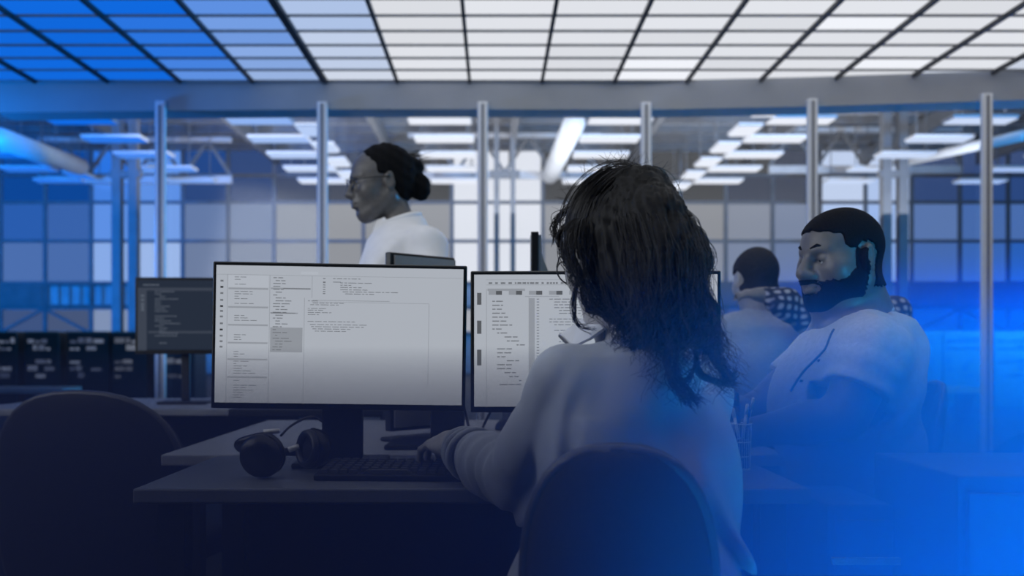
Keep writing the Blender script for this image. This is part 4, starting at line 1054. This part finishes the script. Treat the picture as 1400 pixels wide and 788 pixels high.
# ---------- 3: woman walking behind, glasses and bun
def woman_walking():
    s_ = 1.16; d = 3.86
    hc = A(P(522, 250, d)); t = empty('person', (hc[0], hc[1], 0), 'standing woman in white collared shirt, hair in a bun, behind the left monitor', 'person')
    R = frame((-.95, -.30), math.radians(-6)); Hd = Head(hc, R, s_)
    nb = A(P(548, 305, d)); shN = A(P(583, 334, d-.14)); shF = A(P(530, 335, d+.18)); ch = A(P(552, 380, d)); pel = A((ch[0]+.02, d, .98))
    elN = A(P(590, 420, d-.20)); wrN = A(P(566, 490, d-.24)); elF = A(P(520, 425, d+.22)); wrF = A(P(496, 490, d+.2))
    g = Grid(hc+A((-.35, -.42, -.92)), hc+A((.38, .42, .18)), .010, [(hc-.14, hc+.14, .0048)])
    Hd.build(g, wide=.96, full=.2, nose=1.0, lips=1.2); g.cone(Hd.w(0, -.03, -.06), nb, .050, .055, .03)
    g.cone(ch+A((0, 0, .05)), pel, .12, .11, .05)
    for a, b, c_ in ((shN, elN, wrN), (shF, elF, wrF)): g.cone(a, b, .045, .038, .03); g.cone(b, c_, .037, .025, .02); hand(g, c_, c_+A((-.02, 0, -.085)), (0, -1, 0), 1.0, curl=(.2, .3, .3))
    link('body', g.mesh('body'), M_skin_dark, t, True); Hd.eyes(t)
    g = Grid((hc[0]-.32, d-.42, .85), (hc[0]+.42, d+.42, hc[2]-.06), .008)
    g.ell(ch+A((0, 0, .02)), (.150, .20, .20), None, .05); g.cone(shN+A((0, .03, -.01)), shF+A((0, -.03, -.01)), .066, .066, .05)
    g.ell(ch+A((-.06, 0, -.02)), (.10, .15, .13), None, .05); g.cone(ch, pel, .16, .165, .06); g.cone(nb, nb+A((.0, 0, -.07)), .070, .12, .05)
    g.cone(shN, elN, .072, .066, .03, wr=(.004, 8, 0)); g.cone(elN, wrN, .062, .045, .02, wr=(.005, 14, 1)); g.cone(shF, elF, .07, .064, .03); g.cone(elF, wrF, .06, .045, .02)
    g.disp(foldnoise(.006, 14, 9, -18, .2))
    g.disp(lambda X, Y, Z: -.006*np.exp(-((X-hc[0]-.02-.9*(Z-ch[2]-.06))/.03)**2))
    g.cut(lambda X, Y, Z: np.minimum((Z-nb[2]-.012)-.35*(X-nb[0]), -(np.sqrt((X-nb[0])**2+(Y-nb[1])**2+(Z-nb[2])**2)-.13)))
    sh = link('shirt', g.mesh('shirt'), M_shirt, t, True)
    q = [nb+A((.072*math.cos(a)-.005, .068*math.sin(a), .004+.025*math.cos(a))) for a in [k*2*math.pi/24 for k in range(24)]]
    MB().tube(q, .015, 8, closed=True).build('collar', M_shirt, sh, smooth=True)
    cpn = nb+A((-.075, -.05, -.015))
    MB().add([cpn+A((.02, -.012, .03)), cpn+A((-.015, .015, .022)), cpn+A((-.035, -.01, -.055)), cpn+A((.055, -.028, -.01)), cpn+A((.02, -.002, .03)), cpn+A((-.015, .025, .022)), cpn+A((-.03, .0, -.05)), cpn+A((.055, -.018, -.01))],
             [(0, 1, 2, 3), (7, 6, 5, 4), (0, 4, 5, 1), (1, 5, 6, 2), (2, 6, 7, 3), (3, 7, 4, 0)]).build('collar_point', M_shirt, sh, bevel=.002)
    g = Grid(hc-.19, hc+.19, .0055)
    Hd.E(g, (0, -.018, .038), (.080, .100, .090), .01); Hd.E(g, (0, -.05, .00), (.074, .062, .075), .02)
    Hd.E(g, (0, -.125, -.022), (.044, .036, .046), .012); Hd.E(g, (0, -.115, .045), (.028, .030, .03), .02)
    g.disp(lambda X, Y, Z: .0016*np.sin(160*(Z+.6*X))+.001*np.sin(230*X))
    def face(X, Y, Z):
        x, y, z = Hd.loc(X, Y, Z); return np.where(y > -.02, np.maximum(np.where(y > .028, .052-z+.25*np.clip(y, 0, .1), -1), .018-z-.9*(.03-y)*0-.3*np.clip(-y, 0, 1)), -1.)+0*x
    g.cut(face, .008); hr = link('hair', g.mesh('hair'), M_hair_short, t, True)
    rng = random.Random(3); q = MB()
    for k in range(26):
        p = Hd.w(rng.uniform(-.03, .03), -.09-rng.random()*.03, .04+rng.random()*.05); e = p+A((.03+.05*rng.random(), rng.uniform(-.02, .02), rng.uniform(-.03, .03)))
        q.tube([p, (p+e)/2+A((0, 0, .006)), e], [.0014, .001, .0004], 4)
    o = q.build('loose_strands', M_hair_short, hr); o['kind'] = 'stuff'
    gl = empty('glasses', Hd.w(0, .10, 0), 'dark framed glasses worn by the standing woman', 'glasses')
    for q_ in (-1, 1):
        MB().tube([Hd.w(q_*.034+.026*math.cos(a), .108-.006*abs(math.cos(a)), -.002+.021*math.sin(a)) for a in [k*2*math.pi/20 for k in range(20)]], .0022, 6, closed=True).build('lens_rim', M_dark, gl, smooth=True)
        MB().tube([Hd.w(q_*.058, .102, .006), Hd.w(q_*.078, .06, .008), Hd.w(q_*.083, -.01, .008)], .0022, 6).build('temple', M_dark, gl, smooth=True)
    MB().tube([Hd.w(-.010, .110, .002), Hd.w(0, .114, .004), Hd.w(.010, .110, .002)], .002, 6).build('bridge', M_dark, gl, smooth=True)
    g = Grid((hc[0]-.3, d-.3, 0), (hc[0]+.45, d+.3, 1.08), .014)
    g.ell(pel+A((0, 0, -.04)), (.14, .19, .13), None, .05)
    for y, kx, ax in ((d-.09, -.04, .06), (d+.09, .02, -.02)):
        g.cone((pel[0], y, .92), (pel[0]+kx, y, .52), .095, .065, .05); g.cone((pel[0]+kx, y, .52), (pel[0]+ax, y, .08), .062, .045, .03)
    link('trousers', g.mesh('trousers'), M_trouser, t, True)
    for y, ax in ((d-.09, .06), (d+.09, -.02)):
        x = pel[0]+ax; g = Grid((x-.22, y-.07, -.01), (x+.08, y+.07, .15), .009); g.cone((x, y, .042), (x-.14, y, .03), .04, .03, .02); g.cone((x, y, .05), (x, y, .1), .038, .04, .02); g.cut(lambda X, Y, Z: .002-Z)
        link('shoe', g.mesh('shoe'), M_dark, t, True)
woman_walking()

# ---------- 4: man seen from behind, 5: person in plaid leaning in
def man_back():
    d = 4.2; hc = A(P(1033, 383, d)); t = empty('person', (hc[0], d, 0), 'man in a grey T-shirt sitting with his back to the camera at a far desk', 'person')
    R = frame((-.15, 1), math.radians(-8)); Hd = Head(hc, R, 1.06)
    nb = A(P(1040, 428, d)); L = A(P(1000, 452, d)); Rr = A(P(1092, 452, d)); ch = A(P(1046, 500, d)); pel = A((ch[0], d-.02, .56))
    elL = A((L[0]-.05, d+.18, .86)); wrL = A((L[0]+.02, d+.44, .80)); elR = A((Rr[0]+.05, d+.18, .86)); wrR = A((Rr[0]-.02, d+.44, .80))
    g = Grid((hc[0]-.4, d-.3, .42), (hc[0]+.5, d+.62, hc[2]+.16), .011, [(hc-.14, hc+.14, .006)])
    Hd.build(g, wide=1.02, full=.5); g.cone(Hd.w(0, -.03, -.05), nb, .058, .064, .03); g.ell(ch, (.17, .11, .2), None, .05); g.cone(ch, pel, .12, .14, .05)
    for a, b, c_ in ((L, elL, wrL), (Rr, elR, wrR)): g.cone(a, b, .055, .045, .03); g.cone(b, c_, .044, .028, .02); hand(g, c_, c_+A((0, .08, -.01)), (0, 0, 1), 1.0)
    link('body', g.mesh('body'), M_skin_light, t, True); Hd.eyes(t)
    g = Grid((hc[0]-.4, d-.3, .46), (hc[0]+.5, d+.4, 1.18), .009)
    g.cone(L+A((.03, 0, -.01)), Rr+A((-.03, 0, -.01)), .078, .078, .05); g.ell(ch+A((0, 0, -.02)), (.205, .135, .19), None, .06); g.cone(ch, pel+A((0, 0, .0)), .165, .18, .08)
    g.cone(nb+A((0, 0, -.01)), nb+A((0, 0, -.06)), .075, .12, .05); g.cone(L, L+(elL-L)*.6, .073, .07, .03); g.cone(Rr, Rr+(elR-Rr)*.6, .073, .07, .03)
    g.disp(foldnoise(.005, 18, 5, -12, .9)); g.cut(lambda X, Y, Z: (Z-nb[2]-.012)+.25*(Y-nb[1]))
    link('t_shirt', g.mesh('t_shirt'), M_tee2, t, True)
    g = Grid(hc-.15, hc+.15, .0055); Hd.build(g, wide=1.02, full=.5); g.cone(Hd.w(0, -.03, -.05), nb, .058, .064, .03); g.D -= .008
    def reg(X, Y, Z):
        x, y, z = Hd.loc(X, Y, Z); side = np.where(y > .03, .05, np.where(y > -.03, .022, -.055)); return np.maximum(side-z, np.where(np.abs(x) > .055, .034-np.sqrt((y+.01)**2+(z+.002)**2), -1))
    g.cut(reg, .006); link('hair', g.mesh('hair'), M_hair_grey, t, True)
    g = Grid((hc[0]-.3, d-.25, 0), (hc[0]+.35, d+.62, .62), .013); g.ell(pel, (.19, .15, .11), None, .05)
    for x in (pel[0]-.1, pel[0]+.1): g.cone((x, d, .53), (x, d+.42, .54), .09, .07, .05); g.cone((x, d+.42, .54), (x, d+.46, .06), .066, .045, .04)
    link('trousers', g.mesh('trousers'), M_trouser, t, True)
man_back()
office_chair((1045-CX)/F*4.2, 4.16, 0, 'dark office chair under the man in the grey T-shirt', top=.80, bh=.30)
def plaid_person():
    d = 3.95; hc = A(P(1155, 352, d)); t = empty('person', (hc[0]+.02, d, 0), 'person in a dark plaid shirt reaching an arm across behind the bearded man', 'person')
    m = bpy.data.materials.new('plaid_flannel'); m.use_nodes = True; nt = m.node_tree; b = nt.nodes['Principled BSDF']; b.inputs['Roughness'].default_value = .9
    tc = nt.nodes.new('ShaderNodeTexCoord'); prev = None
    for k, axis in enumerate(('X', 'Z')):
        wv = nt.nodes.new('ShaderNodeTexWave'); wv.bands_direction = axis; wv.inputs['Scale'].default_value = 10; wv.inputs['Distortion'].default_value = 5; wv.inputs['Detail'].default_value = 1
        nt.links.new(tc.outputs['Object'], wv.inputs[0])
        if prev is None: prev = wv.outputs['Fac']
        else:
            mu = nt.nodes.new('ShaderNodeMath'); mu.operation = 'MULTIPLY'; nt.links.new(prev, mu.inputs[0]); nt.links.new(wv.outputs['Fac'], mu.inputs[1]); prev = mu.outputs[0]
    r = nt.nodes.new('ShaderNodeValToRGB'); r.color_ramp.elements[0].color = (.010, .012, .02, 1); r.color_ramp.elements[1].color = (.30, .31, .34, 1); r.color_ramp.elements[0].position = .08; r.color_ramp.elements[1].position = .75
    nt.links.new(prev, r.inputs[0]); nt.links.new(r.outputs[0], b.inputs['Base Color'])
    nb = hc+A((.03, 0, -.13)); sh = A(P(1118, 440, d-.02)); el = A(P(1072, 415, d-.05)); wr = A(P(1048, 404, d-.02)); sh2 = hc+A((.20, .05, -.22)); el2 = sh2+A((.02, .08, -.25)); wr2 = el2+A((-.12, .12, -.08))
    ch = hc+A((.06, 0, -.36)); pel = A((hc[0]+.06, d, .60))
    Hd = Head(hc, frame((-1, .2), -.2), .95)
    g = Grid(hc+A((-.42, -.25, -.75)), hc+A((.38, .4, .15)), .011, [(hc-.13, hc+.13, .007)])
    Hd.build(g); g.cone(Hd.w(0, -.03, -.05), nb, .052, .06, .03); g.ell(ch, (.15, .11, .2), None, .05)
    g.cone(sh, el, .05, .042, .02); g.cone(el, wr, .04, .03, .02); hand(g, wr, wr+A((-.075, .02, .01)), (0, -.4, 1), 1.0, curl=(.3, .5, .4)); g.cone(sh2, el2, .05, .04, .03); g.cone(el2, wr2, .04, .028, .02)
    g.cone(ch, pel, .12, .13, .05)
    link('body', g.mesh('body'), M_skin_dark, t, True); Hd.eyes(t)
    g = Grid(hc+A((-.42, -.25, -.85)), hc+A((.38, .4, -.09)), .009)
    g.cone(sh, el, .062, .056, .03, wr=(.006, 14, 1)); g.cone(el, wr+A((.01, 0, 0)), .056, .046, .02, wr=(.006, 12, 0)); g.cone(sh, sh2, .07, .07, .05); g.ell(ch, (.18, .13, .2), None, .06); g.cone(ch, pel, .15, .16, .06)
    g.cone(sh2, el2, .065, .06, .03); g.cone(el2, wr2, .055, .045, .02); g.cone(nb, nb+A((0, 0, -.06)), .07, .1, .04); g.disp(foldnoise(.006, 20, 8, -20, .5)); g.cut(lambda X, Y, Z: (Z-nb[2]-.012))
    link('plaid_shirt', g.mesh('plaid_shirt'), m, t, True)
    g = Grid(hc-.15, hc+.15, .007); Hd.build(g); g.D -= .008
    g.cut(lambda X, Y, Z: (lambda x, y, z: np.where(y > .03, .05, np.where(y > -.03, .02, -.06))-z+0*x)(*Hd.loc(X, Y, Z)), .006); link('hair', g.mesh('hair'), M_hair_short, t, True)
    g = Grid((hc[0]-.3, d-.25, 0), (hc[0]+.35, d+.3, .70), .013); g.ell(pel, (.17, .14, .11), None, .05)
    for s_ in (-.09, .09): g.cone((pel[0], d+s_, .55), (pel[0]-.18, d+s_, .50), .085, .066, .05); g.cone((pel[0]-.18, d+s_, .50), (pel[0]-.14, d+s_, .04), .062, .045, .04)
    link('trousers', g.mesh('trousers'), M_trouser, t, True)
plaid_person()
office_chair((1155-CX)/F*3.95+.05, 3.97, math.radians(80), 'dark office chair under the person in the plaid shirt', top=.86, bh=.3)

# ------------------------------------------------------------------ added haze volumes for low darkening and the blue tint; the room has none
def haze(name, lo, hi, expr, color, absorb, label):
    m = bpy.data.materials.new(name); m.use_nodes = True; nt = m.node_tree; nt.nodes.remove(nt.nodes['Principled BSDF'])
    v = nt.nodes.new('ShaderNodeVolumePrincipled'); v.inputs['Color'].default_value = tuple(color)+(1,); v.inputs['Absorption Color'].default_value = tuple(absorb)+(1,)
    v.inputs['Anisotropy'].default_value = 0.0
    g = nt.nodes.new('ShaderNodeNewGeometry'); sp = nt.nodes.new('ShaderNodeSeparateXYZ'); nt.links.new(g.outputs['Position'], sp.inputs[0])
    def M2(op, a, b=None, clamp=False):
        n = nt.nodes.new('ShaderNodeMath'); n.operation = op; n.use_clamp = clamp
        for i, q in enumerate((a, b)):
            if q is None: continue
            if isinstance(q, (int, float)): n.inputs[i].default_value = q
            else: nt.links.new(q, n.inputs[i])
        return n.outputs[0]
    nt.links.new(expr(M2, sp.outputs[0], sp.outputs[1], sp.outputs[2]), v.inputs['Density'])
    nt.links.new(v.outputs[0], nt.nodes['Material Output'].inputs['Volume'])
    o = MB().box(*[q for k in range(3) for q in (lo[k], hi[k])]).build(name, m)
    return tag(o, label, 'haze', kind='stuff')
def low(M2, x, y, z):
    h = M2('MINIMUM', M2('SUBTRACT', 1.0, z, True), 0.12)
    return M2('MULTIPLY', M2('MULTIPLY', h, 9.5), M2('SUBTRACT', 1.25, M2('MULTIPLY', x, 1.3), True))
def right(M2, x, y, z):
    b = M2('MULTIPLY', M2('SUBTRACT', x, 0.02, True), M2('SUBTRACT', 1.09, z, True))
    return M2('MULTIPLY', M2('MULTIPLY', b, 7.0), M2('SUBTRACT', 2.6, x, True))
haze('added_dark_haze', (-1.6, .35, .0), (2.0, 2.35, 1.0), low, (0.022, 0.030, 0.085), (0.01, 0.01, 0.02), 'added dark haze dimming the low view around the front desk')
haze('added_blue_haze', (.02, .25, .0), (2.6, 2.35, 1.09), right, (0.01, 0.27, 0.985), (0.01, 0.1, 0.8), 'added blue haze tinting the lower right of the office')
haze('added_blue_haze', (3.4, 10.5, .0), (13.0, 16.6, 2.4), lambda M2, x, y, z: M2('MULTIPLY', M2('SUBTRACT', 2.2, z, True), 0.11), (0.004, 0.20, 0.95), (0.01, 0.1, 0.8), 'added thin blue haze tinting the control cabinets at the right')
